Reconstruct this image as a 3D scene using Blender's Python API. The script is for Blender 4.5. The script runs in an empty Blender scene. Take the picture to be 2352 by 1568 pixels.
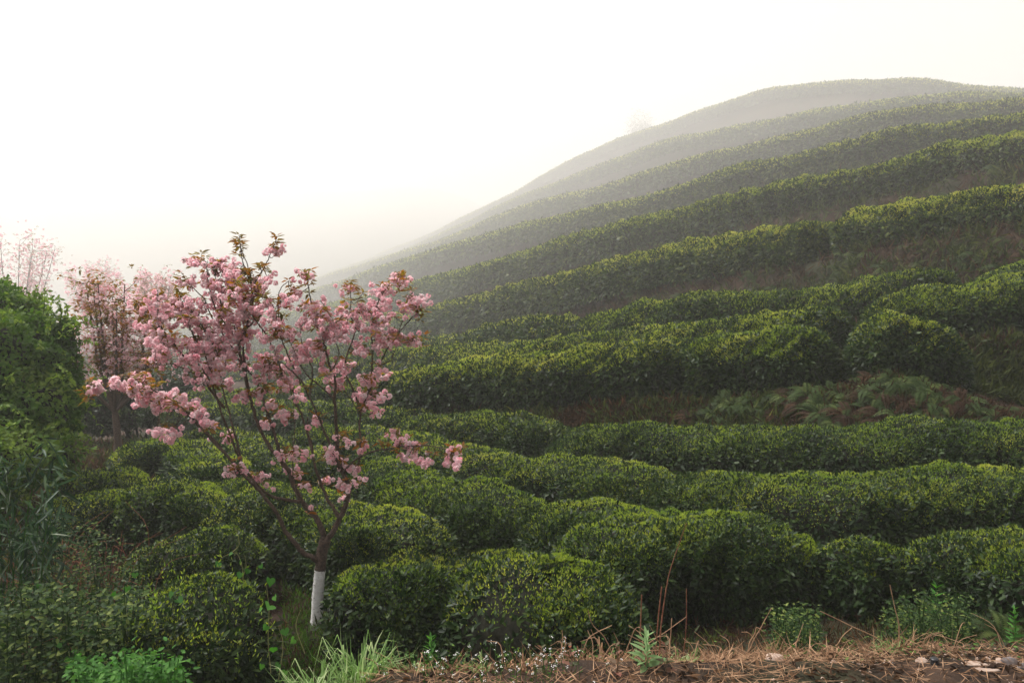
import bpy, math, random
import numpy as np
R = math.radians
sc = bpy.context.scene
rng = np.random.default_rng(7)
random.seed(7)

# ------------------------------------------------------------------ camera, sky, sun, exposure
CZ = 3.0                      # eye height above the datum (metres)
F_PX = 1830.0                 # focal length in units of a 2352 wide picture
PITCH = math.atan(84 / F_PX)
cam_d = bpy.data.cameras.new('camera'); cam = bpy.data.objects.new('camera', cam_d)
sc.collection.objects.link(cam); sc.camera = cam
cam_d.sensor_width = 36; cam_d.lens = F_PX / 2352 * 36
cam_d.clip_start = 0.05; cam_d.clip_end = 3000
cam.location = (0, 0, CZ); cam.rotation_euler = (R(90) - PITCH, 0, 0)

SUN_EL, SUN_AZ = 57.0, -68.0   # azimuth measured from straight ahead (+Y), negative = to the left
w = bpy.data.worlds.new('World'); sc.world = w; w.use_nodes = True
nt = w.node_tree; nt.nodes.clear()
sky = nt.nodes.new('ShaderNodeTexSky'); sky.sky_type = 'NISHITA'; sky.sun_disc = False
sky.sun_elevation = R(SUN_EL); sky.sun_rotation = R(SUN_AZ); sky.dust_density = 6; sky.air_density = 1.0
hs = nt.nodes.new('ShaderNodeHueSaturation'); hs.inputs['Saturation'].default_value = 0.06
bg = nt.nodes.new('ShaderNodeBackground'); bg.inputs['Strength'].default_value = 0.13
wo = nt.nodes.new('ShaderNodeOutputWorld')
nt.links.new(sky.outputs[0], hs.inputs['Color']); nt.links.new(hs.outputs[0], bg.inputs['Color']); nt.links.new(bg.outputs[0], wo.inputs['Surface'])

sun_d = bpy.data.lights.new('sun', 'SUN'); sun_d.energy = 4.6; sun_d.angle = R(7); sun_d.color = (1.0, 0.97, 0.92)
sun = bpy.data.objects.new('sun', sun_d); sc.collection.objects.link(sun)
el, az = R(SUN_EL), R(SUN_AZ)
to_sun = (math.sin(az) * math.cos(el), math.cos(az) * math.cos(el), math.sin(el))
import mathutils
sun.rotation_euler = mathutils.Vector(to_sun).to_track_quat('Z', 'Y').to_euler()
sun.location = (0, 0, 40)

vs = sc.view_settings; vs.view_transform = 'Standard'; vs.look = 'None'; vs.gamma = 1; vs.use_curve_mapping = False
vs.exposure = 0.5
cy = sc.cycles
cy.max_bounces = 8; cy.diffuse_bounces = 3; cy.glossy_bounces = 2; cy.transmission_bounces = 3; cy.transparent_max_bounces = 8
cy.volume_bounces = 3; cy.use_denoising = True
try: cy.denoiser = 'OPENIMAGEDENOISE'
except Exception: pass
cy.sample_clamp_indirect = 6
HAZE = dict(density=0.0026, anis=0.3)

# ------------------------------------------------------------------ helpers
def P3(px, py, Y):
    """a point of the photograph (2352 wide) at distance Y along the view, in the world"""
    u, v = (px - 1176) / F_PX, (784 - py) / F_PX
    cp, sp = math.cos(PITCH), math.sin(PITCH)
    d = np.array([u, cp + v * sp, -sp + v * cp]); d = d / d[1]
    return np.array([d[0] * Y, Y, CZ + d[2] * Y])
def z_at(px, py, Y): return P3(px, py, Y)[2]
def col_x(px, Y): return (px - 1176) / F_PX * Y * math.cos(PITCH)   # ground column (near enough level)
def px_of(x, Y): return x / (Y * math.cos(PITCH)) * F_PX + 1176

def unit(a): return a / np.maximum(np.linalg.norm(a, axis=-1, keepdims=True), 1e-9)
def rnd(*s): return rng.random(s)
def rn(*s): return rng.normal(size=s)

_K = unit(rn(24, 3)); _PH = rnd(24) * 6.283
def noise(p, wl, k0=0, n=6):
    """smooth pseudo noise in -1..1 from crossed waves"""
    s = 0
    for i in range(n):
        s = s + np.sin((p @ _K[(k0 + i) % 24]) * (6.283 / (wl * (0.7 + 0.13 * i))) + _PH[(k0 * 5 + i) % 24])
    return s / n * 1.5

def mesh_from(name, V, Fc, mats, mi=None, rv=None, smooth=False):
    """V (n,3), Fc list of arrays of faces (each (m,k)), one material index array per face array"""
    me = bpy.data.meshes.new(name)
    V = np.ascontiguousarray(V, dtype=np.float32)
    me.vertices.add(len(V)); me.vertices.foreach_set('co', V.ravel())
    sizes = np.concatenate([np.full(len(f), f.shape[1]) for f in Fc if len(f)]).astype(np.int32)
    loops = np.concatenate([f.ravel() for f in Fc if len(f)]).astype(np.int32)
    me.loops.add(len(loops)); me.loops.foreach_set('vertex_index', loops)
    me.polygons.add(len(sizes))
    st = np.concatenate([[0], np.cumsum(sizes)[:-1]]).astype(np.int32)
    me.polygons.foreach_set('loop_start', st)
    try: me.polygons.foreach_set('loop_total', sizes)
    except Exception: pass
    for m in mats: me.materials.append(m)
    if mi is not None: me.polygons.foreach_set('material_index', np.concatenate(mi).astype(np.int32))
    a = me.attributes.new('rnd', 'FLOAT', 'FACE')
    if rv is None: rv = [np.full(len(sizes), 0.5)]
    a.data.foreach_set('value', np.concatenate(rv).astype(np.float32))
    if smooth: me.polygons.foreach_set('use_smooth', np.ones(len(sizes), dtype=bool))
    me.update(calc_edges=True); me.validate()
    return me

class MB:
    """collects surfaces of one object"""
    def __init__(s): s.V = []; s.F = []; s.M = []; s.Rv = []; s.n = 0
    def add(s, V, F, m, r=None):
        V = np.asarray(V, float)
        if not len(V): return s
        F = np.asarray(F)
        s.V.append(V); s.F.append(F + s.n); s.n += len(V)
        s.M.append(np.full(len(F), m) if np.isscalar(m) else m)
        s.Rv.append(np.full(len(F), 0.5) if r is None else r); return s
    def leaves(s, P, D, N, L, W, m=0, fold=0.12, r=None, six=True, droop=0.12):
        n = len(P)
        if n == 0: return s
        D = unit(D); S = unit(np.cross(D, N)); N2 = np.cross(S, D)
        L = np.broadcast_to(L, (n,))[:, None]; W = np.broadcast_to(W, (n,))[:, None]
        if r is None: r = rnd(n)
        if six:
            up = N2 * fold * W
            T = P + D * L - N2 * droop * L
            d1, d2 = N2 * droop * L * .28, N2 * droop * L * .66
            V = np.stack([P, P + D * L * .28 + S * W * .46 + up - d1, P + D * L * .66 + S * W * .40 + up * .7 - d2, T,
                          P + D * L * .66 - S * W * .40 + up * .7 - d2, P + D * L * .28 - S * W * .46 + up - d1], 1).reshape(-1, 3)
            b = np.arange(n)[:, None] * 6
            F = np.concatenate([b + [0, 3, 2, 1], b + [0, 5, 4, 3]], 1).reshape(-1, 4)
            return s.add(V, F, m if np.isscalar(m) else np.repeat(m, 2), np.repeat(r, 2))
        V = np.stack([P, P + D * L * .45 + S * W * .5, P + D * L, P + D * L * .45 - S * W * .5], 1).reshape(-1, 3)
        F = np.arange(n)[:, None] * 4 + [0, 3, 2, 1]
        return s.add(V, F, m, r)
    def tube(s, pts, rad, m=0, sides=7, rough=0.0, cap=True):
        pts = np.asarray(pts, float); n = len(pts)
        rad = np.broadcast_to(rad, (n,)).astype(float)
        T = unit(np.gradient(pts, axis=0))
        ref = np.array([0.31, 0.11, 0.94]) if abs(T[0][2]) < .8 else np.array([0.95, .1, .1])
        A = unit(np.cross(T, ref)); B = np.cross(T, A)
        an = np.arange(sides) / sides * 6.2832
        rr = rad[:, None] * (1 + rough * rn(n, sides))
        V = pts[:, None] + (A[:, None] * np.cos(an)[None, :, None] + B[:, None] * np.sin(an)[None, :, None]) * rr[..., None]
        V = V.reshape(-1, 3)
        i = np.arange(n - 1)[:, None] * sides; j = np.arange(sides)[None]
        k = (j + 1) % sides
        F = np.stack([i + j, i + k, i + sides + k, i + sides + j], -1).reshape(-1, 4)
        s.add(V, F, m)
        if cap:
            s.add(V[:sides], np.arange(sides)[None], m); s.add(V[-sides:], np.arange(sides)[None], m)
        return s
    def build(s, name, mats, parent=None, smooth=False, **tg):
        by = {}
        V = np.concatenate(s.V)
        me = mesh_from(name, V, s.F, mats, s.M, s.Rv, smooth)
        o = bpy.data.objects.new(name, me); sc.collection.objects.link(o)
        if parent: o.parent = parent
        if tg: tag(o, **tg)
        return o

def tag(o, label=None, cat=None, group=None, kind=None):
    if label: o['label'] = label
    if cat: o['category'] = cat
    if group: o['group'] = group
    if kind: o['kind'] = kind
    return o
def empty(name, loc=(0, 0, 0), **tg):
    o = bpy.data.objects.new(name, None); sc.collection.objects.link(o); o.location = loc
    o.empty_display_size = .2
    return tag(o, **tg)
def copy_thing(o, loc, rz=0, s=1.0, **tg):
    c = o.copy(); sc.collection.objects.link(c); c.location = loc; c.rotation_euler = (0, 0, rz); c.scale = (s, s, s)
    for ch in o.children:
        d = ch.copy(); sc.collection.objects.link(d); d.parent = c
    return tag(c, **tg)

def smooth_line(pts, k=6):
    """Catmull-Rom through points"""
    pts = np.asarray(pts, float); n = len(pts)
    if n < 3:
        t = np.linspace(0, 1, k + 1)[:, None]; return pts[0] * (1 - t) + pts[-1] * t
    q = np.vstack([2 * pts[0] - pts[1], pts, 2 * pts[-1] - pts[-2]])
    out = []
    for i in range(1, n):
        p0, p1, p2, p3 = q[i - 1], q[i], q[i + 1], q[i + 2]
        for t in np.linspace(0, 1, k, endpoint=False):
            out.append(.5 * (2 * p1 + (p2 - p0) * t + (2 * p0 - 5 * p1 + 4 * p2 - p3) * t * t + (3 * p1 - p0 - 3 * p2 + p3) * t ** 3))
    out.append(pts[-1]); return np.array(out)

# ------------------------------------------------------------------ materials
def leaf_mat(name, stops, trans=0.3, rough=0.6, spec=0.15, tcol=None):
    """leaf: the colour differs from leaf to leaf (attribute rnd); some light passes through"""
    m = bpy.data.materials.new(name); m.use_nodes = True; t = m.node_tree; t.nodes.clear()
    at = t.nodes.new('ShaderNodeAttribute'); at.attribute_name = 'rnd'
    cr = t.nodes.new('ShaderNodeValToRGB')
    while len(cr.color_ramp.elements) < len(stops): cr.color_ramp.elements.new(0.5)
    for e, (p, c) in zip(cr.color_ramp.elements, stops): e.position = p; e.color = (*c, 1)
    t.links.new(at.outputs['Fac'], cr.inputs[0])
    pr = t.nodes.new('ShaderNodeBsdfPrincipled'); pr.inputs['Roughness'].default_value = rough
    pr.inputs['Specular IOR Level'].default_value = spec
    tr = t.nodes.new('ShaderNodeBsdfTranslucent')
    mx = t.nodes.new('ShaderNodeMixShader'); mx.inputs[0].default_value = trans
    hv = t.nodes.new('ShaderNodeHueSaturation'); hv.inputs['Saturation'].default_value = 1.15; hv.inputs['Value'].default_value = tcol or 1.5
    t.links.new(cr.outputs[0], pr.inputs['Base Color']); t.links.new(cr.outputs[0], hv.inputs['Color']); t.links.new(hv.outputs[0], tr.inputs['Color'])
    t.links.new(pr.outputs[0], mx.inputs[1]); t.links.new(tr.outputs[0], mx.inputs[2])
    o = t.nodes.new('ShaderNodeOutputMaterial'); t.links.new(mx.outputs[0], o.inputs['Surface']); return m

def rough_mat(name, c1, c2, scale=6, rough=0.9, bump=0.4, c3=None, detail=8, dist=0.03, s3=1.2, spec=.2):
    m = bpy.data.materials.new(name); m.use_nodes = True; t = m.node_tree
    pr = t.nodes['Principled BSDF']; pr.inputs['Roughness'].default_value = rough; pr.inputs['Specular IOR Level'].default_value = spec
    co = t.nodes.new('ShaderNodeTexCoord')
    n = t.nodes.new('ShaderNodeTexNoise'); n.inputs['Scale'].default_value = scale; n.inputs['Detail'].default_value = detail; n.inputs['Roughness'].default_value = .65
    t.links.new(co.outputs['Object'], n.inputs['Vector'])
    cr = t.nodes.new('ShaderNodeValToRGB'); e = cr.color_ramp.elements
    e[0].position = .35; e[0].color = (*c1, 1); e[1].position = .68; e[1].color = (*c2, 1)
    t.links.new(n.outputs['Fac'], cr.inputs[0]); out = cr.outputs[0]
    if c3:
        n2 = t.nodes.new('ShaderNodeTexNoise'); n2.inputs['Scale'].default_value = s3; n2.inputs['Detail'].default_value = 5
        t.links.new(co.outputs['Object'], n2.inputs['Vector'])
        r2 = t.nodes.new('ShaderNodeValToRGB'); r2.color_ramp.elements[0].position = .48; r2.color_ramp.elements[1].position = .6
        t.links.new(n2.outputs['Fac'], r2.inputs[0])
        mx = t.nodes.new('ShaderNodeMix'); mx.data_type = 'RGBA'; mx.inputs['B'].default_value = (*c3, 1)
        t.links.new(r2.outputs[0], mx.inputs['Factor']); t.links.new(out, mx.inputs['A']); out = mx.outputs['Result']
    t.links.new(out, pr.inputs['Base Color'])
    b = t.nodes.new('ShaderNodeBump'); b.inputs['Strength'].default_value = bump; b.inputs['Distance'].default_value = dist
    t.links.new(n.outputs['Fac'], b.inputs['Height']); t.links.new(b.outputs[0], pr.inputs['Normal'])
    return m

M_LEAF = leaf_mat('tea_leaf', [(0, (.007, .018, .006)), (.45, (.021, .044, .011)), (.8, (.055, .092, .020)), (1, (.13, .16, .035))], trans=.22, rough=.45, spec=.2)
M_SHOOT = leaf_mat('tea_shoot', [(0, (.13, .22, .04)), (.5, (.30, .37, .065)), (1, (.55, .52, .14))], trans=.45, rough=.5)
M_CORE = rough_mat('tea_twig_core', (.008, .010, .006), (.022, .020, .012), 9, bump=.8)
M_SOIL = rough_mat('soil', (.020, .012, .008), (.070, .040, .025), 5, bump=.8, c3=(.024, .028, .012), dist=.06, s3=.6)
M_BROWNLEAF = leaf_mat('dead_bracken', [(0, (.018, .011, .007)), (.5, (.048, .027, .016)), (1, (.13, .072, .038))], trans=.25, rough=.8, spec=.1)
M_WEED = leaf_mat('weed_leaf', [(0, (.02, .05, .012)), (.5, (.045, .11, .022)), (1, (.13, .22, .05))], trans=.3)
M_FERN = leaf_mat('fern_green', [(0, (.016, .030, .008)), (.6, (.042, .070, .017)), (1, (.11, .14, .036))], trans=.3, rough=.6)
M_BANK = leaf_mat('bank_leaf', [(0, (.018, .028, .009)), (.5, (.045, .06, .017)), (.9, (.10, .12, .03)), (1, (.17, .17, .05))], trans=.28)
M_BRIGHT = leaf_mat('bright_leaf', [(0, (.04, .12, .02)), (.6, (.07, .20, .035)), (1, (.12, .27, .05))], trans=.4)
M_STRAW = leaf_mat('dry_straw', [(0, (.13, .065, .035)), (.5, (.28, .155, .085)), (1, (.48, .30, .18))], trans=.15, rough=.7, spec=.2)
M_GRASS = leaf_mat('grass_blade', [(0, (.09, .17, .04)), (.6, (.20, .32, .10)), (1, (.45, .52, .28))], trans=.4)
M_MOSS = leaf_mat('low_grass', [(0, (.03, .07, .012)), (.6, (.06, .13, .02)), (1, (.11, .19, .03))], trans=.35)
M_PETAL = leaf_mat('cherry_petal', [(0, (.92, .36, .46)), (.35, (.98, .58, .65)), (.75, (.99, .80, .83)), (1, (.99, .95, .95))], trans=.48, rough=.6, spec=.15, tcol=1.05)
M_BRONZE = leaf_mat('young_cherry_leaf', [(0, (.08, .08, .018)), (.4, (.18, .12, .025)), (.75, (.32, .13, .035)), (1, (.20, .21, .045))], trans=.4, rough=.45)
M_BARK = rough_mat('cherry_bark', (.045, .031, .024), (.15, .105, .08), 60, bump=.7, dist=.008)
M_LIME = None

# ------------------------------------------------------------------ terrain: one sheet built from the hedge rows up
HED = .72   # hedge height on the terraces
ROWS = {
 'F': [(-300,925,22),(300,905,20),(600,893,19),(880,868,16.5),(1000,835,15.4),(1221,815,14.5),(1456,783,13.6),(1736,765,12.8),(1900,748,12.3),(2040,706,12),(2200,755,11.7),(2352,790,11.4),(2600,790,11)],
 'G': [(-300,870,27),(300,858,25),(600,850,24),(880,812,20.5),(1120,795,18.3),(1254,785,17.2),(1489,755,15.8),(1669,741,15),(1803,718,14.6),(2005,684,14.2),(2273,644,13.8),(2600,600,13.4)],
 'H': [(-300,822,34),(300,815,32),(600,808,31),(880,795,24.5),(1053,775,22),(1254,731,20),(1338,738,19.2),(1439,711,18.4),(1568,691,17.8),(1702,674,17.3),(1870,669,16.9),(2072,630,16.5),(2352,603,16),(2600,590,15.6)],
 'I': [(-300,795,46),(300,790,42),(500,780,39),(700,758,36),(945,718,28),(1086,691,26),(1187,664,25),(1338,624,23.5),(1456,593,22.5),(1568,570,21.8),(1702,540,21),(1837,519,20.4),(1921,512,20),(1945,493,19.9),(2038,476,19.5),(2173,456,19),(2352,432,18.4),(2600,400,18)],
 'J': [(-300,772,66),(300,760,58),(500,745,52),(700,718,44),(850,682,39),(952,657,35),(1103,617,31),(1254,568,29),(1439,519,26.8),(1568,482,25.8),(1709,449,24.8),(1913,402,23.8),(2059,373,23.3),(2205,332,22.6),(2352,309,22),(2600,280,21.5)],
 'K': [(-300,750,92),(300,735,84),(500,722,74),(700,675,60),(860,628,51),(980,589,45),(1155,531,40),(1301,502,36.5),(1464,461,33.5),(1598,426,32),(1709,385,30.7),(1797,371,30),(1913,338,29.2),(2059,303,28.4),(2205,286,27.6),(2352,262,27),(2600,240,26.4)],
 'L': [(-300,735,120),(300,722,108),(500,712,98),(700,657,78),(860,607,67),(980,568,59),(1097,525,54),(1213,478,50),(1388,432,45),(1563,379,41.5),(1767,327,38.5),(1942,286,36.5),(2059,257,35),(2147,245,34.3),(2292,240,33),(2600,225,32)],
 'M': [(-300,722,150),(300,714,134),(500,706,122),(700,650,98),(860,599,84),(980,560,74),(1097,510,68),(1172,472,64),(1271,426,60),(1417,373,56),(1563,321,52),(1680,297,49.5),(1797,277,47.5),(1972,245,44.5),(2059,232,43.5),(2123,222,42.5),(2352,221,40.5),(2600,220,39)],
 'N': [(-300,712,180),(300,706,164),(500,701,150),(700,643,120),(860,592,102),(980,552,90),(1097,494,82),(1213,432,76),(1342,362,71),(1505,297,66),(1604,262,63),(1674,239,61),(1750,216,59),(1896,192,56),(1972,188,55),(2077,184,53),(2147,192,52),(2234,202,51),(2352,207,49),(2600,220,47)],
}
def ST(Y):
    t = Y + .62 * np.maximum(Y - 16.0, 0) ** 1.62
    return t / np.sqrt(1 + (t / 1200.0) ** 2)
def SK(Y): return ST(Y) / Y * (1.35 if Y < 30 else 1.2)
for _k in ROWS: ROWS[_k] = [(a, c, float(ST(d)), float(SK(d))) for a, c, d in ROWS[_k]]
def crest_wave(k, px):
    o = ord(k) * 1.7; px = np.asarray(px, float)
    return 2.6 * np.sin(px / 61 + o) + 2.0 * np.sin(px / 27.3 + 2.1 * o) + 1.5 * np.sin(px / 14.1 + 3.3 * o)
def row_k(k, px):
    a = np.array(ROWS[k], float); return np.interp(px, a[:, 0], a[:, 3])
def row_interp(k, px):
    a = np.array(ROWS[k], float)
    return np.interp(px, a[:, 0], a[:, 1]) + crest_wave(k, px), np.interp(px, a[:, 0], a[:, 2])
def hw_row(Y): return 0.62 + 0.0145 * Y       # half width of a terrace hedge
GC = np.array([-300, 0, 250, 500, 900, 1500, 2000, 2600], float)   # columns of the near ground
NEAR = {  # distance: height relative to the eye at the columns GC
 2.0: [-1.75] * 8,
 2.9: [-1.95, -1.95, -1.95, -1.85, -1.75, -1.74, -1.74, -1.74],
 3.8: [-2.25, -2.25, -2.25, -2.2, -1.80, -1.76, -1.75, -1.74],
 4.25: [-2.35, -2.38, -2.4, -2.38, -2.12, -2.02, -1.90, -1.86],
 5.0: [-2.4, -2.5, -2.55, -2.55, -2.45, -2.35, -2.20, -2.10],
 6.0: [-2.4, -2.5, -2.62, -2.66, -2.64, -2.58, -2.46, -2.35],
 7.5: [-2.35, -2.48, -2.66, -2.70, -2.70, -2.62, -2.44, -2.35],
 9.0: [-2.3, -2.45, -2.62, -2.72, -2.72, -2.58, -2.36, -2.26],
}
def profile(px):
    """ground heights (absolute z) along one column of the view, near to far"""
    pr = [(0.0, CZ - 1.75)]
    for d in sorted(NEAR): pr.append((d, CZ + float(np.interp(px, GC, NEAR[d]))))
    zlast = pr[-1][1]
    # a gently graded field between the near ground and the first terrace
    yc, Yf = row_interp('F', px); zF = z_at(px, yc, Yf) - HED
    yb = Yf - hw_row(Yf) - .25
    rise = float(np.interp(px, [880, 1400, 2000, 2600], [0.05, .18, .30, .35]))
    yfoot = yb - float(np.interp(px, [880, 1400, 2600], [.3, .7, .9]))
    pr.append((yfoot, min(zlast + rise, zF - .05)))
    zprev = None
    ks = list(ROWS)
    for i, k in enumerate(ks):
        yc, Y = row_interp(k, px); zb = z_at(px, yc, Y) - HED * row_k(k, px)
        hw = hw_row(Y)
        if i:
            drop = zb - zprev
            yf = Y - hw - .2 - max(.15, min(.55 * max(drop, 0), (Y - hw - .2 - pr[-1][0]) * .8))
            yf = max(yf, pr[-1][0] + .05)
            pr.append((yf, zprev + min(.1, .2 * drop)))
        pr.append((max(Y - hw - .12, pr[-1][0] + .06), zb - .03))
        pr.append((Y + hw, zb + .02)); zprev = zb + .02
    Yn = pr[-1][0]
    pr.append((Yn + 20, zprev - 4)); pr.append((Yn + 70, zprev - 22))
    return np.array(pr)
COLS = np.arange(-700, 3300, 20.0)
PROF = [profile(p) for p in COLS]
def ground_z(x, y):
    x = np.atleast_1d(np.asarray(x, float)); y = np.atleast_1d(np.asarray(y, float))
    out = np.zeros(len(x)); px = px_of(x, np.maximum(y, .3))
    t = np.clip((px - COLS[0]) / 20.0, 0, len(COLS) - 1.001); i = t.astype(int); f = t - i
    for c in np.unique(i):
        m = i == c
        a = np.interp(y[m], PROF[c][:, 0], PROF[c][:, 1]); b = np.interp(y[m], PROF[c + 1][:, 0], PROF[c + 1][:, 1])
        out[m] = a * (1 - f[m]) + b * f[m]
    return out
def gz(x, y): return float(ground_z([x], [y])[0])

def build_ground():
    # rows of the sheet follow the profile nodes, with extra lines between
    nn = len(PROF[0]); rows = []
    sub = []
    for j in range(nn - 1):
        d = np.median([p[j + 1, 0] - p[j, 0] for p in PROF]); dz = np.median([abs(p[j + 1, 1] - p[j, 1]) for p in PROF])
        sub.append(int(np.clip(max(d, dz) / .25, 2, 12)))
    V = []
    for c, p in enumerate(PROF):
        ys, zs = [], []
        for j in range(nn - 1):
            t = np.linspace(0, 1, sub[j], endpoint=False)
            ys.append(p[j, 0] + (p[j + 1, 0] - p[j, 0]) * t); zs.append(p[j, 1] + (p[j + 1, 1] - p[j, 1]) * t)
        ys.append([p[-1, 0]]); zs.append([p[-1, 1]])
        ys = np.concatenate(ys); zs = np.concatenate(zs)
        V.append(np.stack([col_x(COLS[c], ys), ys, zs], 1))
    V = np.array(V); nc, nr = V.shape[:2]
    flat = V.reshape(-1, 3).copy()
    flat[:, 2] += noise(flat, .9, 3) * .03 + noise(flat, .3, 9) * .015
    i = np.arange(nc - 1)[:, None] * nr; j = np.arange(nr - 1)[None]
    F = np.stack([i + j, i + nr + j, i + nr + j + 1, i + j + 1], -1).reshape(-1, 4)
    b = MB(); b.add(flat, F, 0)
    o = b.build('ground', [M_SOIL], smooth=True, kind='structure'); return o
build_ground()
def build_apron():
    # road behind the camera and the far land on every side, sunk under the sheet
    b = MB(); n = 170
    xs = np.linspace(-2000, 2000, n); ys = np.linspace(-60, 2200, n)
    X, Y = np.meshgrid(xs, ys, indexing='ij')
    Z = -22 + (12 + 240 * np.clip((Y - 520) / 950, 0, 1) ** 1.05) * np.clip((Y - 400) / 120, 0, 1) * (lambda q: q * q * (3 - 2 * q))(np.clip((-X + .24 * Y) / (.36 * Y + 30), 0, 1)) * (.96 + .04 * np.sin(X / 90 + 2)) 
    Z += 12 * np.clip((X - 260) / 300, 0, 1)
    V = np.stack([X, Y, Z], -1).reshape(-1, 3)
    i = np.arange(n - 1)[:, None] * n; j = np.arange(n - 1)[None]
    b.add(V, np.stack([i + j, i + n + j, i + n + j + 1, i + j + 1], -1).reshape(-1, 4), 0)
    b.build('hills', [rough_mat('far_hillside', (.03, .045, .02), (.06, .055, .03), .1)], smooth=True, kind='structure')
    b = MB(); V = []
    for y, z in [(-12, CZ - 1.72), (0.0, CZ - 1.754), (0.6, CZ - 1.77)]:
        for x in np.linspace(-14, 14, 15): V.append((x, y, z))
    F = [[r * 15 + c, r * 15 + c + 1, r * 15 + 16 + c, r * 15 + 15 + c] for r in range(2) for c in range(14)]
    b.add(V, F, 0); b.build('road', [rough_mat('gravel_road', (.10, .08, .06), (.22, .18, .14), 20)], kind='structure')
build_apron()

# ------------------------------------------------------------------ tea hedges
def hedge(name, line, h, hw, label, group, y_near, shoot=1.0, wild=0.0, dens=1.0, seed=0, bright=0.0, ends=(True, True), yellow=0, rs=0.0):
    """line: (n,3) centre points on the ground; h, hw arrays or numbers"""
    line = np.asarray(line, float); seg = np.linalg.norm(np.diff(line[:, :2], axis=0), axis=1); S = np.concatenate([[0], np.cumsum(seg)])
    Ltot = S[-1]; h = np.broadcast_to(h, (len(line),)); hw = np.broadcast_to(hw, (len(line),))
    tang = unit(np.gradient(line[:, :2], axis=0)); nrm = np.stack([tang[:, 1], -tang[:, 0]], 1)   # points to one side
    if (nrm[:, 1].mean() > 0): nrm = -nrm                                                       # towards the camera
    off = seed * 7.31; hr = np.random.default_rng(seed); bright = bright + hr.uniform(-.12, .12); yellow = yellow + hr.uniform(-.12, .14)
    def surf(s, th, k=1.0, bump=True):
        x = np.interp(s, S, line[:, 0]); y = np.interp(s, S, line[:, 1]); z = np.interp(s, S, line[:, 2])
        nx = np.interp(s, S, nrm[:, 0]); ny = np.interp(s, S, nrm[:, 1])
        H = np.interp(s, S, h); Wd = np.interp(s, S, hw)
        e = np.ones_like(s)
        re = Wd * .9
        if ends[0]: e = np.minimum(e, np.sqrt(np.clip(1 - np.clip(1 - s / re, 0, 1) ** 2.2, 0, 1)))
        if ends[1]: e = np.minimum(e, np.sqrt(np.clip(1 - np.clip(1 - (Ltot - s) / re, 0, 1) ** 2.2, 0, 1)))
        c, sn = np.cos(th), np.sin(th)
        lat = np.sign(c) * np.abs(c) ** .68; ht = np.abs(sn) ** .5
        lat = lat * (.84 + .16 * np.clip(ht * 2.2, 0, 1))
        base = np.stack([x, y, z], 1)
        bm = 0
        if bump:
            q = base + np.stack([nx * lat * Wd, ny * lat * Wd, ht * H], 1) + off
            bm = noise(q, 1.5, 1) * .09 + noise(q, .55, 7) * .07 + noise(q, .22, 13) * .035
        k2 = k * (1 + bm)
        r = lat * Wd * e * k2; zz = ht * H * (.35 + .65 * e) * k2
        return np.stack([base[:, 0] + nx * r, base[:, 1] + ny * r, base[:, 2] + zz - .03], 1)
    def normals(s, th):
        p = surf(s, th); a = surf(s + .04, th) - p; b = surf(s, th + .05) - p
        n = unit(np.cross(a, b)); c = np.stack([np.interp(s, S, line[:, i]) for i in range(3)], 1); c[:, 2] += .25
        n *= np.sign((n * (p - c)).sum(1))[:, None]; return p, n
    b = MB()
    # twiggy core
    ns = max(6, int(Ltot / max(.15, y_near * .02))); nth = 15
    s, th = np.meshgrid(np.linspace(.12 * ends[0], Ltot - .12 * ends[1], ns), np.linspace(0, math.pi, nth), indexing='ij')
    V = surf(s.ravel(), th.ravel(), .90)
    i = np.arange(ns - 1)[:, None] * nth; j = np.arange(nth - 1)[None]
    b.add(V, np.stack([i + j, i + nth + j, i + nth + j + 1, i + j + 1], -1).reshape(-1, 4), 0)
    # leaves in pieces, finer where the row is nearer
    npiece = int(np.clip(Ltot / 3, 1, 30))
    for pc in range(npiece):
        s0, s1 = Ltot * pc / npiece, Ltot * (pc + 1) / npiece
        Ym = float(np.interp((s0 + s1) / 2, S, line[:, 1]))
        xm = float(np.interp((s0 + s1) / 2, S, line[:, 0]))
        pxm = px_of(xm, Ym)
        vis = 1.0 if -150 < pxm < 2500 else .5
        ll = .044 * float(np.clip(Ym / 8.5, 1.0, 24.0)) ** (.90)
        area = (s1 - s0) * 2.1 * (float(np.mean(h)) + float(np.mean(hw)))
        n = int(area * 7.2 / ll ** 2 * dens * vis * .36 * 1.4)
        ss = s0 + rnd(n) * (s1 - s0)
        ex = int(n * .5)      # the rounded ends stand steep and take more leaves
        if pc == 0 and ends[0]: ss = np.concatenate([ss, np.mean(hw) * .9 * rnd(ex) ** 2.6]); n = len(ss)
        if pc == npiece - 1 and ends[1]: ss = np.concatenate([ss, Ltot - np.mean(hw) * .9 * rnd(ex) ** 2.6]); n = len(ss)
        pk = rnd(n); tt = np.where(pk < .34, math.pi * .5 * rnd(n) ** 2.4, np.where(pk < .78, rnd(n) * math.pi * .62, rnd(n) * math.pi))     # the back gets fewer
        P, N = normals(ss, tt)
        dep = rnd(n) ** 1.6 * .09 + .0
        P2 = P - N * (dep[:, None] - .02)
        upn = np.clip(N[:, 2], -.2, 1)[:, None]
        D = unit(rn(n, 3) * .75 + N * .55 + np.array([0, 0, .35]) * (upn + .1) - np.array([0, 0, .25]) * (1 - upn))
        NN = unit(N + rn(n, 3) * .45 + np.array([0, 0, .5]))
        L = ll * (.65 + .7 * rnd(n)); big = 1 + .35 * (1 - upn[:, 0])
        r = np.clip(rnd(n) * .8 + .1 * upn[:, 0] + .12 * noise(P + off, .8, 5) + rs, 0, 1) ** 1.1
        b.leaves(P2, D, NN, L * big, L * big * .42, 1, r=r, six=Ym < 16)
        # young shoots stand on the plucked table
        m = int(n * 1.05 * shoot)
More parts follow.
